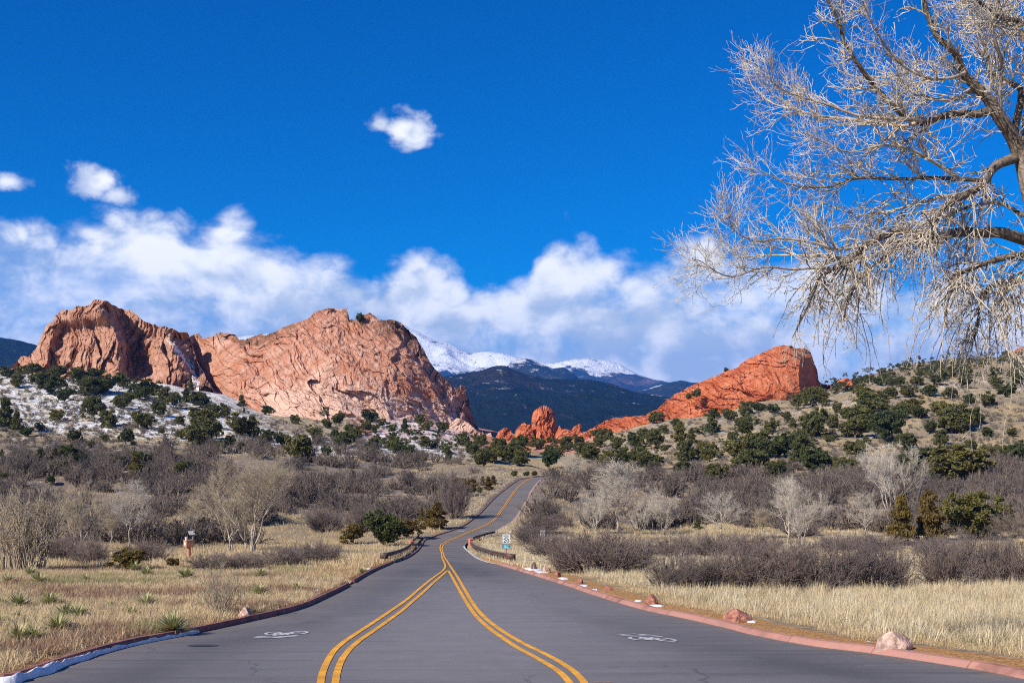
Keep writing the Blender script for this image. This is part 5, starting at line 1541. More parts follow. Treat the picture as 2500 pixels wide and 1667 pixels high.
# small grey shrubs dotted over the hillsides
m_sage = mat('grey_hill_shrub', (0.20, 0.175, 0.145), 0.95, 0.05, 0.25, 2.0, rnd=(0.26, 0.22, 0.17))
BS = [bare_bush(400 + i, 14, 4, 4, 0.9, 3.6, 0.5) for i in range(3)]
for me in BS:
    me.materials.append(m_sage)
LH = [(-200, 930), (40, 915), (300, 935), (520, 985), (700, 1030), (900, 1025), (1120, 1050), (1200, 1090), (1190, 1140), (1060, 1120), (900, 1105), (760, 1085), (560, 1110), (200, 1140), (-200, 1140)]
RH = [(1420, 1085), (1600, 1030), (1760, 1010), (1950, 965), (2150, 910), (2400, 870), (2700, 860), (2700, 1120), (2300, 1130), (2000, 1140), (1600, 1150), (1400, 1130)]
ws, _ = on_ground(np.vstack([in_px(LH, 2600, r5), in_px(RH, 2400, r5)]), 4)
n = len(ws); s = r5.uniform(0.8, 2.6, n)
scatter('hillside_shrub_cover', 'small grey shrubs dotted over the hillsides', 'shrubs', ws - [0, 0, 0.05], np.column_stack([0 * s, 0 * s, r5.uniform(0, 6.28, n)]), np.column_stack([s, s, s * 0.6]), r5.integers(0, 3, n), BS)
# far junipers on the right ridge, too small and many to tell apart
far_t = []
for sd in (61, 62, 63):
    t_, c_ = evergreen(sd, 'round', 26, 30, 0.07)
    c_.materials.append(m_jgreen); far_t.append(c_)
qf = np.vstack([in_px([(2000, 935), (2090, 912), (2240, 870), (2500, 858), (2700, 850), (2700, 905), (2300, 930), (2050, 960)], 330, r5), in_px([(-150, 905), (60, 905), (300, 925), (300, 945), (-150, 935)], 22, r5), in_px([(850, 1030), (1180, 1075), (1400, 1080), (1440, 1110), (1200, 1125), (860, 1090)], 70, r5), in_px([(1420, 1090), (1700, 1020), (1960, 960), (2150, 960), (2150, 1100), (1500, 1140)], 60, r5)])
wf, _ = on_ground(qf, 6)
n = len(wf); s = r5.uniform(2.0, 5.5, n)
scatter('distant_juniper_cover', 'small dark junipers speckling the far ridge and slopes', 'junipers', wf - [0, 0, 0.2], np.column_stack([0 * s, 0 * s, r5.uniform(0, 6.28, n)]), np.column_stack([s, s, s * r5.uniform(0.7, 1.1, n)]), r5.integers(0, 3, n), far_t)


def z3(x, y):
    return x / 2.6133, 1100 + y / 2.6133
YUC = [(120, 1005, 140, 'second row from the front, at the left edge'), (312, 990, 130, 'second row, right of the left edge one'), (420, 1065, 130, 'twin clump, left one'), (500, 1070, 120, 'twin clump, right one'), (120, 1215, 150, 'front row pair, left one'), (215, 1215, 140, 'front row pair, right one'), (370, 1155, 160, 'front row, right of the pair'), (1100, 1165, 190, 'large grey green one beside the kerb snow'), (10, 1110, 100, 'cut by the left edge, front row'), (5, 990, 80, 'cut by the left edge, second row'), (120, 1080, 80, 'small, between the rows at left'), (935, 995, 120, 'middle of the field, left of the bare shrub'), (840, 1055, 90, 'middle of the field, nearest the front'), (800, 1010, 60, 'small one in the middle of the field'), (710, 1000, 60, 'small one left of the middle'), (1650, 925, 110, 'right of the bare fan shrub'), (1895, 890, 70, 'near the small dark boulder on the verge'), (1185, 820, 110, 'back row, centre'), (930, 795, 80, 'back row, left of centre'), (545, 830, 60, 'back row, far left'), (250, 845, 100, 'back row, third from left edge'), (195, 795, 80, 'back row, below the willow'), (50, 840, 80, 'back row, at the left edge'), (860, 770, 90, 'back row, behind the juniper mound'), (1660, 810, 90, 'back row, right of the bare fan shrub'), (955, 1130, 50, 'small one left of the large kerbside one'), (1740, 1000, 50, 'small one above the red boulder'), (2310, 780, 50, 'small one by the kerb gap')]
YP = at(np.array([z3(a_[0], a_[1])[0] for a_ in YUC]), np.array([z3(a_[0], a_[1])[1] for a_ in YUC]))
YR = np.array([a_[2] for a_ in YUC]) / 2.6133 * YP[:, 1] / F * 0.55
BP = at(np.array([2188., 1802, 1596, 596, 709, 1417, 1361, 1334]), np.array([1597., 1518, 1476, 1507, 1457, 1424, 1407, 1397]))
BR = np.array([92., 72, 40, 40, 24, 26, 26, 28]) * BP[:, 1] / F * 0.6


def clear_of(w):
    ok = np.ones(len(w), bool)
    for P_, R_ in ((YP, YR), (BP, BR)):
        for p_, r_ in zip(P_, R_):
            ok &= (w[:, 0] - p_[0]) ** 2 + ((w[:, 1] - p_[1]) * 0.6 + 0.3) ** 2 > r_ ** 2
    return w[ok]


# ------------------------------------------------------------------ grass
def tuft(seed, blades, h, spread, lean, width, curl=0.35):
    r = np.random.default_rng(seed)
    a = r.uniform(0, 6.28, blades); e = np.abs(r.normal(0, lean, blades))
    base = r.normal(0, spread, (blades, 2))
    H = h * r.uniform(0.45, 1.1, blades)
    k = 4
    P_ = np.zeros((blades, k, 3)); P_[:, 0, :2] = base; P_[:, 0, 2] = -0.03
    for j in range(1, k):
        ee = e + curl * (j / k) * r.uniform(0, 1.6, blades)
        d = np.stack([np.cos(a) * np.sin(ee), np.sin(a) * np.sin(ee), np.cos(ee)], 1)
        P_[:, j] = P_[:, j - 1] + d * (H / (k - 1))[:, None]
    sd = np.stack([-np.sin(a + r.uniform(-1, 1, blades)), np.cos(a), 0 * a], 1)
    wd = width * r.uniform(0.6, 1.3, blades)[:, None, None] * np.array([1.0, 0.9, 0.6, 0.12])[None, :, None]
    A, B_ = P_ + sd[:, None] * wd, P_ - sd[:, None] * wd
    V = np.stack([A, B_], 2).reshape(-1, 3)
    ii = np.arange(blades * k * 2).reshape(blades, k, 2)
    Q = np.stack([ii[:, :-1, 0], ii[:, :-1, 1], ii[:, 1:, 1], ii[:, 1:, 0]], -1).reshape(-1, 4)
    return mesh_np('tuft', V, Q, False)


m_gold = mat('golden_dry_grass', (0.62, 0.49, 0.28), 0.85, 0.15, 0.28, 0.4, trans=0.25, rnd=(0.74, 0.64, 0.44))
m_dry = mat('greyish_dry_grass', (0.52, 0.39, 0.22), 0.9, 0.1, 0.28, 0.8, trans=0.2, rnd=(0.66, 0.52, 0.31))
m_rusty = mat('reddish_dry_weeds', (0.33, 0.19, 0.12), 0.9, 0.1, 0.3, 0.8, trans=0.2, rnd=(0.26, 0.17, 0.12))
m_greeny = mat('grey_green_weeds', (0.30, 0.29, 0.13), 0.9, 0.1, 0.25, 0.8, trans=0.2, rnd=(0.40, 0.36, 0.17))
def setm(ms, m_):
    for me in ms:
        me.materials.append(m_)
    return ms
TALL = setm([tuft(500 + i, 46, 0.46, 0.17, 0.36, 0.006, 0.65) for i in range(4)], m_gold)
SHORT = setm([tuft(520 + i, 40, 0.30, 0.15, 0.5, 0.006, 0.7) for i in range(4)], m_dry)
RUST = setm([tuft(540 + i, 40, 0.34, 0.15, 0.55, 0.005, 0.5) for i in range(2)], m_rusty)
GRN = setm([tuft(550 + i, 36, 0.30, 0.15, 0.5, 0.006, 0.5) for i in range(2)], m_greeny)
FARG = setm([tuft(560 + i, 26, 0.45, 0.34, 0.32, 0.016, 0.4) for i in range(3)], m_gold)
FARD = setm([tuft(570 + i, 26, 0.55, 0.36, 0.42, 0.016, 0.5) for i in range(3)], m_dry)


def wsample(n, dlo, dhi, pxlo, pxhi, r, pw=1.0):
    """points over the ground seen between two distances, thinning outward"""
    d = np.exp(r.uniform(math.log(dlo), math.log(dhi), n)) if pw == 1.0 else (r.uniform(dlo ** pw, dhi ** pw, n)) ** (1 / pw)
    px = r.uniform(pxlo, pxhi, n)
    X = (px - CX) / F * d
    w = np.column_stack([X, d, gz(X, d)])
    ins = in_poly(X, d, ROAD2)
    dd = np.minimum(dist_poly(X, d, L2), dist_poly(X, d, R2))
    return w[~ins], dd[~ins], px[~ins]


r6 = np.random.default_rng(99)


def lay(name, label, w, lo, hi, meshes, zs=(0.8, 1.2), pick=None):
    if pick is None:
        w = clear_of(w)
    n = len(w)
    s = r6.uniform(lo, hi, n)
    scatter(name, label, 'grass', w - [0, 0, 0.02], np.column_stack([r6.normal(0, 0.08, n), r6.normal(0, 0.08, n), r6.uniform(0, 6.28, n)]), np.column_stack([s, s, s * r6.uniform(zs[0], zs[1], n)]), r6.integers(0, len(meshes), n) if pick is None else pick, meshes)


w, dd, px = wsample(26000, 21, 75, 1150, 2900, r6, 0.5)
ok = (px > 1250) & (dd > 0.7 + 2.2 * fbm(w[:, 0] / 2.5, w[:, 1] / 2.5, 3, 4))
w, dd = w[ok], dd[ok]
edge_short = dd < 2.6
w_t = clear_of(w[~edge_short]); w_t = w_t[r6.uniform(0.15, 1, len(w_t)) < -0.15 + 1.7 * fbm(w_t[:, 0] / 3.0, w_t[:, 1] / 3.0, 3, 51)]
lay('tall_grass', 'tall golden dry grass along the right side of the road', w_t, 0.6, 1.3, TALL + RUST + GRN, (0.6, 1.35), np.where(r6.uniform(0, 1, len(w_t)) < 0.10 + 0.5 * (fbm(w_t[:, 0] / 4, w_t[:, 1] / 4, 3, 57) > 0.60), 4 + r6.integers(0, 4, len(w_t)), r6.integers(0, 4, len(w_t))))
lay('short_grass', 'short dry grass fringing the right kerb', w[edge_short], 0.5, 1.0, SHORT)
w, dd, px = wsample(13000, 75, 222, 1150, 2900, r6, 0.6)
ok = (px > 1180) & (dd > 0.8)
lay('valley_grass', 'golden grass on the right valley floor', w[ok], 0.7, 1.3, FARG)
w, dd, px = wsample(30000, 20, 80, -400, 1100, r6, 0.5)
ok = (dd > 0.35 + 0.5 * fbm(w[:, 0] / 2, w[:, 1] / 2, 2, 4)) & (px < 1000)
w = w[ok]; dd = dd[ok]
# bare mulch shows near the far left verge
thin = (w[:, 1] > 56) & (dd < 4.5) & (r6.uniform(0, 1, len(w)) < 0.75)
w = clear_of(w[~thin])
f1 = fbm(w[:, 0] / 5, w[:, 1] / 5, 3, 61); f2 = fbm(w[:, 0] / 6, w[:, 1] / 6, 3, 71)
pick = r6.integers(0, 4, len(w))
pick = np.where((f1 > 0.60) & (r6.uniform(0, 1, len(w)) < 0.7), 4 + r6.integers(0, 2, len(w)), pick)
pick = np.where((f2 > 0.60) & (r6.uniform(0, 1, len(w)) < 0.6), 6 + r6.integers(0, 2, len(w)), pick)
lay('short_grass', 'short mixed dry grass and weeds on the left field', w, 0.7, 1.35, SHORT + RUST + GRN, (0.7, 1.2), pick)
w, dd, px = wsample(9000, 78, 200, -400, 1100, r6, 0.6)
ok = (dd > 1.0)
lay('valley_grass', 'dry grass on the left valley floor', w[ok], 0.6, 1.2, FARD)
w, dd, px = wsample(9000, 195, 400, -300, 2800, r6, 0.8)
lay('valley_grass', 'dry grass between the far thickets', w[dd > 1.5], 0.9, 1.7, FARD)
qv = np.vstack([in_px([(1040, 1300), (1150, 1270), (1200, 1220), (1260, 1170), (1200, 1160), (1130, 1230), (1060, 1285)], 500, r5), in_px([(1200, 1300), (1260, 1260), (1290, 1210), (1300, 1230), (1285, 1275), (1240, 1300)], 300, r5), in_px([(1180, 1150), (1330, 1148), (1330, 1165), (1200, 1166)], 300, r5)])
wv_, _ = on_ground(qv, 0.8)
lay('verge_grass', 'dry grass on the verges of the far road', wv_, 0.6, 1.1, FARG)

# ------------------------------------------------------------------ yuccas
def yucca(seed, n=110):
    r = np.random.default_rng(seed)
    a = r.uniform(0, 6.28, n); e = np.arccos(r.uniform(0.05, 1.0, n)) * 0.98
    L = r.uniform(0.75, 1.0, n)
    k = 4
    P_ = np.zeros((n, k, 3)); P_[:, 0, 2] = 0.05
    for j in range(1, k):
        ee = e + 0.05 * j
        d = np.stack([np.cos(a) * np.sin(ee), np.sin(a) * np.sin(ee), np.cos(ee)], 1)
        P_[:, j] = P_[:, j - 1] + d * (L / (k - 1))[:, None] * 0.55
    P_[:, :, 2] += 0.03
    sd = np.stack([-np.sin(a), np.cos(a), 0 * a], 1)
    wd = 0.024 * np.array([0.8, 1.0, 0.7, 0.06])[None, :, None]
    A, B_ = P_ + sd[:, None] * wd, P_ - sd[:, None] * wd
    V = np.stack([A, B_], 2).reshape(-1, 3)
    ii = np.arange(n * k * 2).reshape(n, k, 2)
    Q = np.stack([ii[:, :-1, 0], ii[:, :-1, 1], ii[:, 1:, 1], ii[:, 1:, 0]], -1).reshape(-1, 4)
    me = mesh_np('yucca', V, Q, False)
    return me


m_yuc = mat('yucca_leaf', (0.32, 0.32, 0.13), 0.5, 0.4, 0.25, 3.0, trans=0.15, rnd=(0.46, 0.42, 0.19))
YM = setm([yucca(700 + i) for i in range(3)], m_yuc)
for i, (x, y, wz, lab) in enumerate(YUC):
    px_, py_ = z3(x, y)
    p = at(px_, py_); kk = p[1] / F
    o = obj('yucca_plant', YM[i % 3], None, None, tuple(p))
    s = wz / 2.6133 * kk * 1.75
    o.scale = (s, s, s * 0.85); o.rotation_euler[2] = i * 1.7
    o.location.z = float(gz(p[0], p[1]))
    tag(o, 'spiky yucca in the left field, ' + lab, 'yucca', 'yuccas in the left field')

# ------------------------------------------------------------------ boulders
m_bred = mat('red_boulder_stone', (0.36, 0.155, 0.11), 0.9, 0.15, 0.5, 2.2, 1.0, 7)
m_bpale = mat('pale_pink_boulder_stone', (0.50, 0.34, 0.27), 0.9, 0.15, 0.5, 2.0, 1.0, 7)
m_bgrey = mat('dark_brown_boulder_stone', (0.15, 0.10, 0.085), 0.9, 0.15, 0.35, 2.4, 0.7, 9)


def boulder(seed, sub=4, chop=13):
    import bmesh
    bm = bmesh.new(); bmesh.ops.create_icosphere(bm, subdivisions=sub, radius=1.0)
    r = np.random.default_rng(seed)
    v = np.array([x.co[:] for x in bm.verts])
    for _ in range(chop):
        n = r.normal(size=3); n[2] = abs(n[2]) * 0.7; n /= np.linalg.norm(n)
        h = r.uniform(0.55, 0.85)
        d = v @ n - h
        v = v - np.maximum(d, 0)[:, None] * n * 0.92
    v *= 1 + (fbm(v[:, 0] * 2.2 + v[:, 2] * 1.3 + seed, v[:, 1] * 2.2 - v[:, 2] * 1.7, 4, seed) - 0.5)[:, None] * 0.22
    v[:, :2] -= (v.max(0) + v.min(0))[:2] / 2
    v = v / np.array([v[:, 0].max(), v[:, 1].max(), v[:, 2].max()])
    for x, c_ in zip(bm.verts, v):
        x.co = c_
    me = bpy.data.meshes.new('boulder'); bm.to_mesh(me); bm.free()
    return me


BLD = [(2188, 1597, 92, 52, m_bpale, 'large pale pink boulder beside the right kerb in the tall grass'), (1802, 1518, 72, 30, m_bred, 'dark red boulder on the wood chips by the right kerb'), (1596, 1476, 36, 24, m_bred, 'reddish boulder behind the right kerb with snow at its foot'), (1417, 1424, 20, 15, m_bred, 'small rounded boulder by the right kerb, third past the speed sign'), (1361, 1407, 20, 14, m_bred, 'squat red boulder by the right kerb, second past the speed sign'), (1334, 1397, 24, 16, m_bpale, 'pink boulder by the right kerb, first past the speed sign'),
       (596, 1507, 40, 23, m_bpale, 'pinkish boulder on the verge behind the left kerb'), (709, 1457, 21, 10, m_bgrey, 'small dark boulder on the left verge with snow beside it'), (852, 1425, 12, 8, m_bpale, 'small pale stone at the gap in the left kerb'), (2232, 1538, 34, 14, m_bpale, 'half hidden stone in the tall grass behind the pale boulder'), (1485, 1440, 22, 10, m_bred, 'flat stone in the wood chips by the right kerb'), (1304, 1390, 14, 18, m_bgrey, 'jagged dark stump like stone near the speed sign')]
for i, (x, y, wpx, hpx, m_, lab) in enumerate(BLD):
    p = at(x, y); kk = p[1] / F
    me = boulder(900 + i * 7, 4 if wpx > 25 else 3)
    me.materials.append(m_)
    o = obj('boulder', me, None, None, (p[0], p[1] + 0.15, float(gz(p[0], p[1])) + hpx * kk * 0.28))
    o.scale = (wpx * kk * 0.54, wpx * kk * 0.44, hpx * kk * 0.80)
    o.rotation_euler[2] = 0.3 * i
    tag(o, lab, 'boulder', 'boulders along the verges')

# small leftover snow patches on the verges
def snow_patch(px, py, wpx, hpx, label, seed):
    a = np.linspace(0, 2 * math.pi, 26)[:-1]
    rr = 0.35 + 1.3 * fbm(np.cos(a) * 2.6 + seed, np.sin(a) * 2.6, 4, seed, 0.65)
    rows = []
    for f in (0.0, 0.45, 0.8, 1.0):
        x_ = px + np.cos(a) * rr * wpx / 2 * f; y_ = py + np.sin(a) * rr * hpx / 2 * f
        w = at(x_, y_)
        z = gz(w[:, 0], w[:, 1]) + (0.015 * (1 - f ** 2) + (0.012 if f < 1 else -0.03)) + (fbm(w[:, 0] * 5, w[:, 1] * 5, 3, seed) * 0.04 if f < 1 else 0)
        rows.append(np.column_stack([w[:, :2], z]))
    A = np.stack(rows, 0); k, n = A.shape[:2]
    ii = np.arange(k * n).reshape(k, n)
    Q = np.stack([ii[:-1], ii[1:], np.roll(ii, -1, 1)[1:], np.roll(ii, -1, 1)[:-1]], -1).reshape(-1, 4)
    tag(obj('snow_patch', mesh_np('snow_patch', A.reshape(-1, 3), Q, True), m_snow), label, 'snow', kind='stuff')


for i, a in enumerate(((1300, 1389, 46, 7), (1322, 1396, 34, 6), (1375, 1412, 26, 5), (1424, 1430, 26, 5), (1450, 1440, 20, 4), (1604, 1479, 40, 4), (1560, 1467, 20, 3), (1835, 1518, 26, 4), (624, 1503, 16, 4), (722, 1462, 20, 4), (742, 1452, 24, 4), (700, 1475, 16, 3), (775, 1441, 18, 3), (898, 1388, 26, 4), (388, 1380, 30, 6), (1198, 1262, 14, 8), (1160, 1330, 10, 3), (1244, 1297, 10, 4))):
    snow_patch(*a, 'thin white snow patch left on the roadside verge', 40 + i)
snow_patch(463, 1547, 60, 14, 'snow spilled over the kerb beside the large yucca', 90)

# ------------------------------------------------------------------ guardrails, bridge posts, signs, box on a post
m_rust = mat('weathered_brown_steel', (0.095, 0.060, 0.050), 0.75, 0.3, 0.35, 3.0)
m_railpost = mat('dark_timber_post', (0.075, 0.055, 0.045), 0.9, 0.1, 0.3, 5.0)
m_lichen = mat('grey_rail_top', (0.24, 0.22, 0.20), 0.9, 0.1, 0.35, 3.0)


def guardrail(px_path, label, cap_first=True, cap_turn=1.0, h0=0.34, h1=0.66):
    q = resample(px_path, n=6)
    w = hit(GZ0, q[:, 0], q[:, 1])
    w2 = resamp_world(w, 0.6)
    z = np.maximum(gz0(w2[:, 0], w2[:, 1]), gz(w2[:, 0], w2[:, 1])) + 0.05
    o = np.array([w2[0, 0], w2[0, 1], z[0]])
    root = thing('guardrail', label, 'guardrail', tuple(o))
    t = np.gradient(w2, axis=0); t /= np.linalg.norm(t, axis=1)[:, None]
    nr = np.stack([-t[:, 1], t[:, 0]], 1)
    hm = (h0 + h1) / 2; hh = (h1 - h0) / 2
    prof = [(-0.02, h0), (0.06, h0 + hh * 0.35), (0.06, h0 + hh * 0.6), (-0.01, hm), (0.06, h1 - hh * 0.6), (0.06, h1 - hh * 0.35), (-0.02, h1), (-0.06, h1 - 0.01), (-0.06, h0 + 0.01)]
    for sgn in (1,):
        rows = [np.column_stack([w2 + nr * a * sgn, z + b]) for a, b in prof]
        A = np.stack(rows, 1) - o
        n, k = A.shape[:2]; ii = np.arange(n * k).reshape(n, k)
        Q = np.stack([ii[:-1], ii[1:], np.roll(ii, -1, 1)[1:], np.roll(ii, -1, 1)[:-1]], -1).reshape(-1, 4)
        obj('rail', mesh_np('rail', A.reshape(-1, 3), Q, False), m_rust, root)
    # grey weathered top edge
    rows = [np.column_stack([w2 + nr * a, z + b]) for a, b in ((-0.09, h1 - 0.02), (-0.09, h1 + 0.05), (0.07, h1 + 0.05), (0.07, h1 + 0.004))]
    A = np.stack(rows, 1) - o; n, k = A.shape[:2]; ii = np.arange(n * k).reshape(n, k)
    Q = np.stack([ii[:-1], ii[1:], np.roll(ii, -1, 1)[1:], np.roll(ii, -1, 1)[:-1]], -1).reshape(-1, 4)
    obj('top_rail', mesh_np('top_rail', A.reshape(-1, 3), Q, False), m_lichen, root)
    s = np.concatenate([[0], np.cumsum(np.linalg.norm(np.diff(w2, axis=0), axis=1))])
    L = 0.8
    while L < s[-1]:
        c = np.array([np.interp(L, s, w2[:, 0]), np.interp(L, s, w2[:, 1]), np.interp(L, s, z)]) - o
        a = math.atan2(np.interp(L, s, t[:, 1]), np.interp(L, s, t[:, 0]))
        mb = MB().box((c[0] , c[1], c[2] + h1 / 2 - 0.2), (0.16, 0.10, h1 + 0.36), a)
        obj('post', mb.me('post'), m_railpost, root)
        L += 3.2
    # rounded buffer at the near end
    a0 = math.atan2(-t[0, 1], -t[0, 0])
    rad = 0.36
    c = -t[0] * 0.02
    V_, F_ = [], []
    N = 12
    for i in range(N + 1):
        th = -1.9 + 3.8 * i / N
        for rr in (rad, rad - 0.03):
            for hz in (h0 - 0.08, h1 + 0.05):
                V_.append((c[0] + math.cos(a0 + th) * rr, c[1] + math.sin(a0 + th) * rr, hz))
    for i in range(N):
        b = i * 4
        F_ += [(b, b + 4, b + 5, b + 1), (b + 2, b + 3, b + 7, b + 6), (b + 1, b + 5, b + 7, b + 3), (b, b + 2, b + 6, b + 4)]
    if cap_first:
        obj('end_cap', MB().add(V_, F_).me('end_cap', True), m_rust, root)
    return root


guardrail([(938, 1374), (958, 1367.5), (982, 1357), (1001, 1342), (1009, 1330), (1017, 1321), (1024, 1314)], 'dark brown guardrail curving along the left side of the bridge approach')
guardrail([(1248, 1377), (1226, 1371), (1205, 1365), (1180, 1355), (1163, 1346), (1150, 1335)], 'dark brown guardrail with rounded end beside the speed limit sign')
guardrail([(1156, 1322), (1172, 1317), (1190, 1312), (1208, 1308)], 'dark guardrail on the right side of the road past the bridge', cap_first=False)

m_redpost = mat('salmon_painted_concrete', (0.56, 0.20, 0.14), 0.85, 0.2, 0.15, 2.0)
for x, y, lab in ((1004, 1338, 'salmon red square concrete post at the left end of the bridge'), (1149, 1333, 'salmon red square concrete post at the right end of the bridge')):
    p = hit(GZ0, x, y)[0]; kk = p[1] / F
    root = thing('bridge_post', lab, 'post', tuple(p), 0.5, 'red bridge posts')
    wv_m = 9.5 * kk; hv = 19 * kk
    obj('shaft', MB().box((0, 0, hv * 0.40), (wv_m * 0.88, wv_m * 0.88, hv * 0.92)).me('shaft'), m_redpost, root)
    obj('cap', MB().box((0, 0, hv * 0.91), (wv_m * 1.08, wv_m * 1.08, hv * 0.10)).box((0, 0, hv * 0.98), (wv_m * 0.9, wv_m * 0.9, hv * 0.05), 0, 0.6).me('cap'), m_redpost, root)

m_signw = mat('white_sign_sheeting', (0.80, 0.80, 0.79), 0.5, 0.3)
m_black = mat('black_sign_ink', (0.02, 0.02, 0.02), 0.6, 0.2)
m_teal = mat('teal_sign_sheeting', (0.02, 0.20, 0.27), 0.5, 0.3)
m_cyan = mat('cyan_sign_ink', (0.08, 0.55, 0.68), 0.5, 0.3)
m_spost = mat('rust_red_sign_post', (0.22, 0.075, 0.045), 0.8, 0.2, 0.2, 4)
m_gsteel = mat('galvanised_steel', (0.42, 0.43, 0.44), 0.5, 0.5)
m_green = mat('green_sign_ink', (0.05, 0.30, 0.16), 0.5, 0.3)
m_greyink = mat('grey_sign_ink', (0.25, 0.26, 0.27), 0.5, 0.3)


def plate(w, h, t, r=0.04):
    """upright sign blank in the xz plane, front face toward -y"""
    pts = []
    for cx_, cz_, a0 in ((w / 2 - r, h / 2 - r, 0), (-w / 2 + r, h / 2 - r, 90), (-w / 2 + r, -h / 2 + r, 180), (w / 2 - r, -h / 2 + r, 270)):
        for k_ in range(5):
            a = math.radians(a0 + k_ * 22.5)
            pts.append((cx_ + r * math.cos(a), cz_ + r * math.sin(a)))
    n = len(pts)
    V_ = [(x, -t / 2, z) for x, z in pts] + [(x, t / 2, z) for x, z in pts]
    return MB().add(V_, [tuple(range(n)), tuple(range(2 * n - 1, n - 1, -1))] + [(i, n + i, n + (i + 1) % n, (i + 1) % n) for i in range(n)])


def ring_plate(w, h, y, b, inset):
    """thin printed border"""
    o_, i_ = (w / 2 - inset, h / 2 - inset), (w / 2 - inset - b, h / 2 - inset - b)
    V_ = [(sx * p_[0], y, sz * p_[1]) for p_ in (o_, i_) for sx, sz in ((-1, -1), (1, -1), (1, 1), (-1, 1))]
    return MB().add(V_, [(i, (i + 1) % 4, 4 + (i + 1) % 4, 4 + i) for i in range(4)])


def text_me(body, size, width=None, bold=0.0):
    cu = bpy.data.curves.new('lettering', 'FONT')
    cu.body = body; cu.size = size; cu.align_x = 'CENTER'; cu.align_y = 'CENTER'; cu.offset = bold
    cu.resolution_u = 3
    o_ = bpy.data.objects.new('lettering', cu); COL.objects.link(o_)
    bpy.context.view_layer.update()
    me = bpy.data.meshes.new_from_object(o_.evaluated_get(bpy.context.evaluated_depsgraph_get()))
    bpy.data.objects.remove(o_); bpy.data.curves.remove(cu)
    v = np.array([x.co[:] for x in me.vertices])
    if width:
        v[:, 0] *= width / max(1e-6, v[:, 0].max() - v[:, 0].min())
    v2 = np.column_stack([v[:, 0], np.zeros(len(v)), v[:, 1]])
    me.vertices.foreach_set('co', v2.astype(np.float32).ravel()); me.update()
    me.materials.clear()
    return me


p = hit(GZ, 1236, 1372)[0]; kk = p[1] / F
root = thing('speed_limit_sign', 'white speed limit sign reading 20 above a teal panel on a rust red post', 'road sign', tuple(p), 0.10)
zt = (1372 - 1303) * kk
obj('post', MB().box((0, 0.045, zt / 2 - 0.2), (0.07, 0.05, zt + 0.3)).me('post'), m_spost, root)
pw, ph = 19.4 * kk, 23.2 * kk
pn = obj('panel', plate(pw, ph, 0.012).me('panel'), m_signw, root, (0, 0, zt - ph / 2))
obj('border', ring_plate(pw, ph, -0.0085, 0.018, 0.018).me('border'), m_black, pn)
for body, sz, wd, zo, bd in (('SPEED', 0.17, pw * 0.74, ph * 0.30, 0.004), ('LIMIT', 0.17, pw * 0.62, ph * 0.10, 0.004), ('20', 0.42, pw * 0.76, -ph * 0.22, 0.008)):
    obj('lettering', text_me(body, sz, wd, bd), m_black, pn, (0, -0.0095, zo))
th_ = 12.6 * kk
pt = obj('lower_panel', plate(pw, th_, 0.012).me('lower_panel'), m_teal, root, (0, 0, zt - ph - th_ / 2 - 0.004))
obj('print_mark', MB().add([(-pw * .44, -.0085, -th_ * .44), (pw * .44, -.0085, -th_ * .44), (pw * .42, -.0085, -th_ * .22), (pw * .05, -.0085, -th_ * .12), (-pw * .30, -.0085, th_ * .0), (-pw * .38, -.0085, -th_ * .26)], [(0, 1, 2, 3, 4, 5)]).me('print_mark'), m_cyan, pt)
mb = MB()
for x0, x1, z0, z1_ in ((-.36, -.05, .22, .32), (.02, .38, .22, .32), (-.30, .06, .02, .09), (-.22, .20, -.14, -.06)):
    mb.add([(x0 * pw, -.0095, z0 * th_), (x1 * pw, -.0095, z0 * th_), (x1 * pw, -.0095, z1_ * th_), (x0 * pw, -.0095, z1_ * th_)], [(0, 1, 2, 3)])
obj('print_mark', mb.me('print_mark'), m_signw, pt)

p = hit(GZ, 1324.5, 1331)[0]; kk = p[1] / F
root = thing('notice_sign', 'small white notice sign with green mark on a thin post in the brush', 'road sign', tuple(p), 0.05)
zt = (1331 - 1294) * kk; pw, ph = 11.6 * kk, 14.4 * kk
obj('post', MB().box((0, 0.045, zt / 2 - 0.2), (0.06, 0.05, zt + 0.3)).me('post'), m_spost, root)
pn = obj('panel', plate(pw, ph, 0.012).me('panel'), m_signw, root, (0, 0, zt - ph / 2))
mb = MB()
for cx_, cz_ in ((-.2, .12), (0.02, .12), (.22, .14)):
    for a in range(10):
        a0, a1 = a * 0.628, (a + 1) * 0.628
        r0, r1 = pw * 0.085, pw * 0.125
        mb.add([(cx_ * pw + r_ * math.cos(t_), -.0085, cz_ * ph + r_ * math.sin(t_)) for r_, t_ in ((r0, a0), (r1, a0), (r1, a1), (r0, a1))], [(0, 1, 2, 3)])
obj('print_mark', mb.me('print_mark'), m_greyink, pn)
obj('print_mark', MB().add([(-.28 * pw, -.0085, -.26 * ph), (-.05 * pw, -.0085, -.36 * ph), (-.05 * pw, -.0085, -.16 * ph)], [(0, 1, 2)]).me('print_mark'), m_green, pn)
obj('print_mark', MB().add([(.08 * pw, -.0085, -.34 * ph), (.30 * pw, -.0085, -.34 * ph), (.30 * pw, -.0085, -.18 * ph), (.08 * pw, -.0085, -.18 * ph)], [(0, 1, 2, 3)]).me('print_mark'), m_greyink, pn)

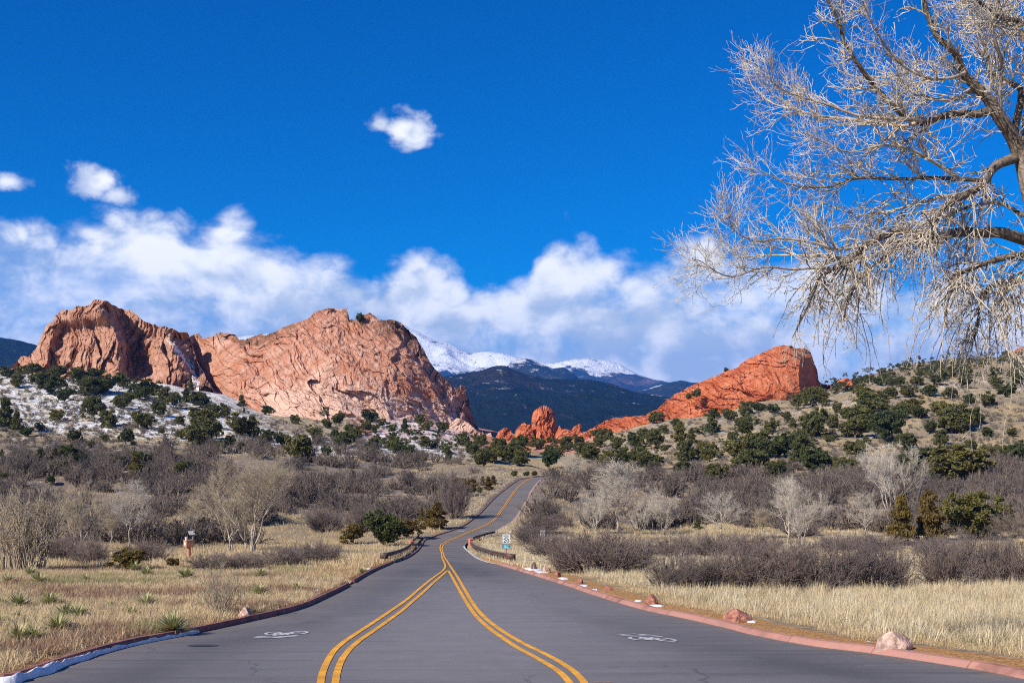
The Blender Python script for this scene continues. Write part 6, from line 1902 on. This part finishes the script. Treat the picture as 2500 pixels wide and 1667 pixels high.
# monitoring box on a round pillar
m_clay = mat('terracotta_painted_steel', (0.52, 0.235, 0.125), 0.75, 0.25, 0.10, 2.0)
m_glass = mat('dark_solar_cell', (0.02, 0.03, 0.06), 0.25, 0.5)
p = at(461, 1366); kk = p[1] / F
root = thing('monitoring_station', 'terracotta box with solar panel and bucket on a round pillar', 'utility box', tuple(p), math.radians(40))
z_box0 = (1366 - 1334) * kk; z_box1 = (1366 - 1318) * kk; sz = z_box1 - z_box0
bw = 20 * kk
obj('pillar', MB().tube((0, 0, -0.3), (0, 0, z_box0 + 0.02), 4.9 * kk, None, 20).me('pillar', False), m_clay, root)
bx = obj('cabinet', MB().box((0, 0, (z_box0 + z_box1) / 2), (bw, bw * 0.85, sz)).me('cabinet'), m_clay, root)
obj('lid', MB().box((0, 0, z_box1 + 0.015), (bw * 1.05, bw * 0.90, 0.03)).me('lid'), m_clay, root)
obj('notice', MB().box((-bw / 2 - 0.006, 0, (z_box0 + z_box1) / 2), (0.008, bw * 0.34, sz * 0.42)).me('notice'), m_signw, bx)
obj('bucket', MB().tube((-bw * 0.28, bw * 0.1, z_box1 + 0.03), (-bw * 0.28, bw * 0.1, z_box1 + 0.20), 0.09, 0.12, 14).me('bucket', False), m_signw, root)
obj('bucket_lid', MB().tube((-bw * 0.28, bw * 0.1, z_box1 + 0.27), (-bw * 0.28, bw * 0.1, z_box1 + 0.30), 0.13, 0.13, 14).tube((-bw * 0.28 + 0.08, bw * 0.1, z_box1 + 0.2), (-bw * 0.28 + 0.08, bw * 0.1, z_box1 + 0.27), 0.01).tube((-bw * 0.28 - 0.08, bw * 0.1, z_box1 + 0.2), (-bw * 0.28 - 0.08, bw * 0.1, z_box1 + 0.27), 0.01).me('bucket_lid'), m_signw, root)
obj('mast', MB().tube((bw * 0.42, -bw * 0.2, z_box0 - 0.5), (bw * 0.42, -bw * 0.2, z_box1 + 0.85), 0.022, None, 8).me('mast'), m_gsteel, root)
pts = [(-0.26, -0.16, -0.15), (0.26, -0.16, -0.15), (0.26, 0.16, 0.15), (-0.26, 0.16, 0.15)]
c0 = Vector((bw * 0.25, -bw * 0.2, z_box1 + 0.62))
V_ = [tuple(Vector(q_) + c0) for q_ in pts] + [tuple(Vector(q_) + c0 + Vector((0, -0.02, 0.03))) for q_ in pts]
obj('solar_panel', MB().add(V_, [(3, 2, 1, 0), (4, 5, 6, 7), (0, 1, 5, 4), (1, 2, 6, 5), (2, 3, 7, 6), (3, 0, 4, 7)]).me('solar_panel'), m_gsteel, root)
obj('bracket', MB().tube((bw * 0.42, -bw * 0.2, z_box1 + 0.85), (bw * 0.1, -bw * 0.2, z_box1 + 1.2), 0.018, None, 6).tube((bw * 0.42, -bw * 0.2, z_box1 + 0.80), (bw * 0.62, -bw * 0.2, z_box1 + 1.0), 0.014, None, 6).me('bracket'), m_gsteel, root)

# fence posts and marker posts
m_gpost = mat('dark_green_steel_post', (0.05, 0.075, 0.045), 0.8, 0.2)
m_wood = mat('weathered_fence_wood', (0.20, 0.15, 0.11), 0.9, 0.1, 0.3, 6)
for x, y, hpx, wm, m_, lab in ((9, 1396, 36, 0.10, m_gpost, 'dark green fence post at the left edge'), (60, 1391, 26, 0.14, m_wood, 'weathered wooden fence post in front of the willow thicket'), (638, 1358, 14, 0.10, m_signw, 'white marker post below the broad cottonwood'), (1661, 1290, 10, 0.16, m_signw, 'white marker post in the right brush left of the leaning tree')):
    p = at(x, y); kk = p[1] / F; h_ = hpx * kk
    o = obj('marker_post' if m_ is m_signw else 'fence_post', MB().box((0, 0, h_ / 2 - 0.15), (wm, wm, h_ + 0.3)).box((0, 0, h_ + 0.02), (wm * 1.02, wm * 1.02, 0.04), 0, 0.5).me('post'), m_, None, tuple(p))
    tag(o, lab, 'post')

# oak with rust orange leaves at the right edge
root = put_tree('oak_tree', 'bare oak with clinging orange leaves at the right edge of the view', 'tree', None, 2525, 1405, 170, 170, BT[4], 0.7, 1.0, (m_bark, m_brush))
m_oleaf = mat('rust_orange_leaves', (0.42, 0.19, 0.065), 0.8, 0.15, 0.3, 3, trans=0.25)
r8 = np.random.default_rng(5)
bv_ = np.array([v.co[:] for v in BT[4][1].vertices])
sel_ = bv_[r8.integers(0, len(bv_), 6000)]
sel_ = sel_[(sel_[:, 2] < 0.55) & (fbm(sel_[:, 0] * 6, sel_[:, 2] * 6, 3, 2) > 0.47)]
n = len(sel_)
u = r8.normal(size=(n, 3)); u /= np.linalg.norm(u, axis=1, keepdims=True); v_ = np.cross(u, r8.normal(size=(n, 3))); v_ /= np.linalg.norm(v_, axis=1, keepdims=True)
sz_ = 0.014
V_ = np.stack([sel_ - u * sz_, sel_ + v_ * sz_ * 0.6, sel_ + u * sz_, sel_ - v_ * sz_ * 0.6], 1).reshape(-1, 3)
lf = obj('leaves', mesh_np('leaves', V_, np.arange(n * 4).reshape(n, 4)), m_oleaf, root)
lf['kind'] = 'stuff'

# ------------------------------------------------------------------ the big cottonwood hanging in from the right
r9 = np.random.default_rng(2024)
DT = 31.0


def P3(px, py, d):
    return ((px - CX) / F * d, d, EYE + (YH - py) / F * d)


base = at(2640, 1592)
DT = float(base[1]) - 1.5
m_btrunk = mat('furrowed_grey_bark', (0.25, 0.20, 0.155), 0.95, 0.1, 0.5, 9.0, 0.8, 22)
m_blimb = mat('brown_limb_bark', (0.165, 0.125, 0.092), 0.95, 0.1, 0.5, 9.0, 0.6, 24)
m_bsec = mat('tan_branch_bark', (0.42, 0.345, 0.255), 0.9, 0.1, 0.45, 4.0)
m_btwigs = mat('pale_straw_twigs', (0.56, 0.49, 0.395), 0.85, 0.15, 0.50, 2.2)
big = thing('cottonwood_tree', 'big bare drooping cottonwood filling the upper right of the view', 'tree', (float(base[0]), float(base[1]), float(base[2])))
bo = np.array(base)
tk = [(base[0], base[1], base[2] - 0.4), tuple((np.array(P3(2630, 1400, DT + 1.2)))), P3(2680, 1100, DT + 0.8), P3(2635, 850, DT + 0.4), P3(2570, 660, DT), P3(2530, 500, DT), P3(2500, 383, DT)]
TP, TR = path(tk, [0.55, 0.42, 0.36, 0.31, 0.26, 0.21], 5)
v, q = tubes([(TP - bo, TR)], 12)
obj('trunk', mesh_np('trunk', v, q, True), m_btrunk, big)
LIMBS = [  # points, depth at start and end, radius at start and end, droop
    ([(2492, 383), (2472, 338), (2441, 287), (2412, 249), (2383, 210), (2358, 178), (2326, 128), (2294, 96), (2270, 40), (2250, -40), (2240, -120)], 0, -0.8, 0.17, 0.03, 0),
    ([(2420, 270), (2380, 276), (2340, 278), (2288, 284), (2256, 300), (2211, 277), (2173, 249), (2135, 217), (2109, 178), (2084, 134), (2064, 96), (2045, 57), (2026, 19), (2007, -13), (1990, -50)], -0.2, -1.6, 0.10, 0.018, 0),
    ([(2250, 298), (2224, 290), (2173, 293), (2096, 281), (2020, 255), (1956, 242), (1905, 217), (1867, 185), (1841, 147)], -1.0, -2.2, 0.045, 0.008, 0.02),
    ([(2240, 300), (2192, 306), (2096, 293), (2007, 287), (1943, 268), (1892, 255), (1841, 217), (1822, 185)], -1.0, 0.2, 0.04, 0.008, 0.02),
    ([(2486, 383), (2428, 408), (2402, 440), (2351, 472), (2310, 500), (2270, 545), (2250, 590)], 0, -1.4, 0.12, 0.03, 0.05),
    ([(2402, 440), (2351, 440), (2262, 434), (2192, 440), (2096, 440), (2033, 456), (1956, 453), (1905, 440), (1860, 427), (1835, 415)], -0.3, 1.2, 0.055, 0.008, 0.03),
    ([(2552, 600), (2500, 588), (2441, 571), (2383, 564), (2339, 564), (2288, 575), (2243, 571), (2198, 564), (2160, 577), (2122, 599), (2090, 619), (2058, 638), (2026, 663), (2001, 695), (1982, 733), (1962, 778), (1937, 829)], 0, -1.6, 0.14, 0.012, 0.10),
    ([(2130, 595), (2045, 600), (1990, 594), (1910, 582), (1840, 588), (1800, 560), (1780, 530)], -0.9, -2.4, 0.035, 0.007, 0.03),
    ([(2060, 637), (2045, 625), (1956, 622), (1873, 628), (1809, 628), (1771, 599), (1739, 561)], -1.2, 0.0, 0.035, 0.007, 0.03),
    ([(2030, 658), (2000, 654), (1937, 654), (1860, 660), (1797, 666), (1746, 663), (1707, 638), (1691, 635)], -1.3, -2.6, 0.035, 0.007, 0.03),
    ([(2310, 575), (2280, 587), (2224, 593), (2186, 612), (2147, 638), (2109, 676), (2084, 708), (2065, 746), (2058, 797)], -0.4, 1.0, 0.09, 0.012, 0.10),
    ([(2560, 640), (2500, 625), (2440, 632), (2371, 657), (2339, 676), (2315, 720), (2300, 780)], 0, -1.8, 0.10, 0.014, 0.12),
    ([(2575, 690), (2508, 688), (2430, 695), (2395, 735), (2385, 790), (2370, 850)], 0.2, 1.4, 0.09, 0.012, 0.12),
    ([(2570, 660), (2510, 660), (2475, 700), (2462, 752), (2457, 829), (2460, 870)], 0, -1.0, 0.05, 0.010, 0.10),
    ([(2500, 430), (2480, 330), (2490, 230), (2466, 204), (2428, 180), (2400, 120), (2380, 40), (2370, -60)], 0, 1.8, 0.10, 0.02, 0),
    ([(2520, 200), (2500, 100), (2460, 40), (2400, -10), (2340, -60)], 0.6, 2.4, 0.07, 0.02, 0),
    ([(2492, 383), (2520, 250), (2530, 120), (2500, 57), (2441, 38), (2383, 6), (2330, -40)], 0.4, -1.4, 0.11, 0.02, 0),
    ([(2355, 178), (2320, 190), (2270, 190), (2210, 160), (2160, 110), (2130, 60), (2110, 0)], -0.6, -2.4, 0.04, 0.010, 0),
    ([(2383, 210), (2340, 240), (2290, 240), (2230, 225), (2170, 190), (2100, 190), (2050, 170)], -0.3, 1.8, 0.045, 0.008, 0.02),
    ([(2445, 290), (2440, 230), (2450, 150), (2430, 80), (2440, -10), (2450, -80)], 0, -2.0, 0.05, 0.015, 0),
    ([(2350, 440), (2290, 400), (2220, 370), (2150, 360), (2080, 370), (2010, 350), (1960, 320)], -0.3, -2.2, 0.045, 0.008, 0.03),
    ([(2345, 475), (2290, 490), (2220, 500), (2150, 520), (2090, 520), (2020, 500), (1980, 470)], -0.6, 1.6, 0.045, 0.008, 0.05),
    ([(2535, 530), (2500, 518), (2440, 500), (2370, 510), (2300, 530), (2230, 540), (2170, 560)], 0, 2.2, 0.06, 0.010, 0.06),
    # the side of the crown that lies outside the picture
    ([(2492, 383), (2560, 300), (2640, 240), (2740, 180), (2840, 80)], 0, 1.0, 0.16, 0.03, 0),
    ([(2500, 480), (2600, 420), (2720, 400), (2850, 420), (2960, 520)], 0, -1.0, 0.12, 0.02, 0.06),
    ([(2510, 620), (2640, 560), (2760, 570), (2860, 640), (2920, 760)], 0, 1.0, 0.12, 0.02, 0.10),
]
sec_g, tw_g, tl_g = [], [], []
for li, (pts, da, db, ra, rb, dr) in enumerate(LIMBS):
    m = len(pts)
    p3 = [P3(x, y, DT + da + (db - da) * (i / (m - 1))) for i, (x, y) in enumerate(pts)]
    p3 = [tuple(np.array(a) + (r9.normal(0, 0.03, 3) if 0 < i else 0)) for i, a in enumerate(p3)]
    LP, LR = path(p3, [ra, (ra + rb) / 2 * 0.9, rb], 4)
    v, q = tubes([(LP - bo, LR)], 7)
    obj('limb', mesh_np('limb', v, q, True), m_blimb if ra > 0.05 else m_bsec, big)
    length = float(np.sum(np.linalg.norm(np.diff(LP[0], axis=0), axis=1)))
    outside = li >= len(LIMBS) - 3
    nsec = int(length * (4.4 if not outside else 2.0)) + 4
    LR2 = np.clip(LR, 0.012, 0.034)
    hang = dr >= 0.05
    s_, sr_ = sprout(LP, LR2, nsec, (0.8, 1.9), (0.35, 1.05), 8, -0.02 if hang else 0.05, 0.17, r9, 0.10, 1.0, 0.62, 0.35, 0.72, 0.50 if hang else 0.10)
    sr_ = np.maximum(sr_, 0.0058)
    sec_g.append((s_ - bo, sr_))
    t_, tr_ = sprout(s_, sr_, 7, (0.35, 1.05), (0.35, 1.05), 7, 0.10, 0.22, r9, 0.10, 1.0, 0.72, 0.5, 0.3, 0.42 if hang else 0.02)
    tr_ = np.maximum(tr_, 0.0038)
    tw_g.append((t_ - bo, tr_))
    l_, lr_ = sprout(t_, tr_, 3, (0.08, 0.34), (0.4, 1.1), 4, 0.16, 0.22, r9, 0.15, 1.0, 0.85, 0.7, 0.3)
    tl_g.append((l_ - bo, np.maximum(lr_, 0.0028)))
    if hang:
        h_, hr_ = sprout(LP, LR2, int(length * 4.6) + 2, (1.2, 3.0), (0.6, 1.4), 10, -0.05, 0.16, r9, 0.25, 1.0, 0.5, 0.4, 0.2, 0.50)
        hr_ = np.maximum(hr_, 0.0048)
        sec_g.append((h_ - bo, hr_))
        t2, t2r = sprout(h_, hr_, 7, (0.12, 0.45), (0.4, 1.0), 5, 0.10, 0.16, r9, 0.10, 1.0, 0.8, 0.6, 0.3)
        tl_g.append((t2 - bo, np.maximum(t2r, 0.0030)))
v, q = tubes(sec_g, 4)
o = obj('branch_spray', mesh_np('branch_spray', v, q, True), m_bsec, big); o['kind'] = 'stuff'
v, q = tubes(tw_g, 3)
o = obj('twig_spray', mesh_np('twig_spray', v, q, True), m_btwigs, big); o['kind'] = 'stuff'
v, q = tubes(tl_g, 3)
o = obj('twiglet_spray', mesh_np('twiglet_spray', v, q, True), m_btwigs, big); o['kind'] = 'stuff'


# ------------------------------------------------------------------ the air: thin blue haze round the whole scene
hz = bpy.data.materials.new('thin_air'); hz.use_nodes = True
nt_ = hz.node_tree
nt_.nodes.remove(nt_.nodes['Principled BSDF'])
pv = nt_.nodes.new('ShaderNodeVolumePrincipled')
pv.inputs['Color'].default_value = (0.03, 0.28, 1.0, 1)
pv.inputs['Density'].default_value = 4.2e-5
pv.inputs['Anisotropy'].default_value = 0.0
nt_.links.new(pv.outputs[0], nt_.nodes['Material Output'].inputs['Volume'])
hb = obj('haze', MB().box((0, 9000, 700), (40000, 26000, 1720)).me('haze'), hz)
tag(hb, 'thin bluish air over the valley and mountains', 'haze', kind='stuff')
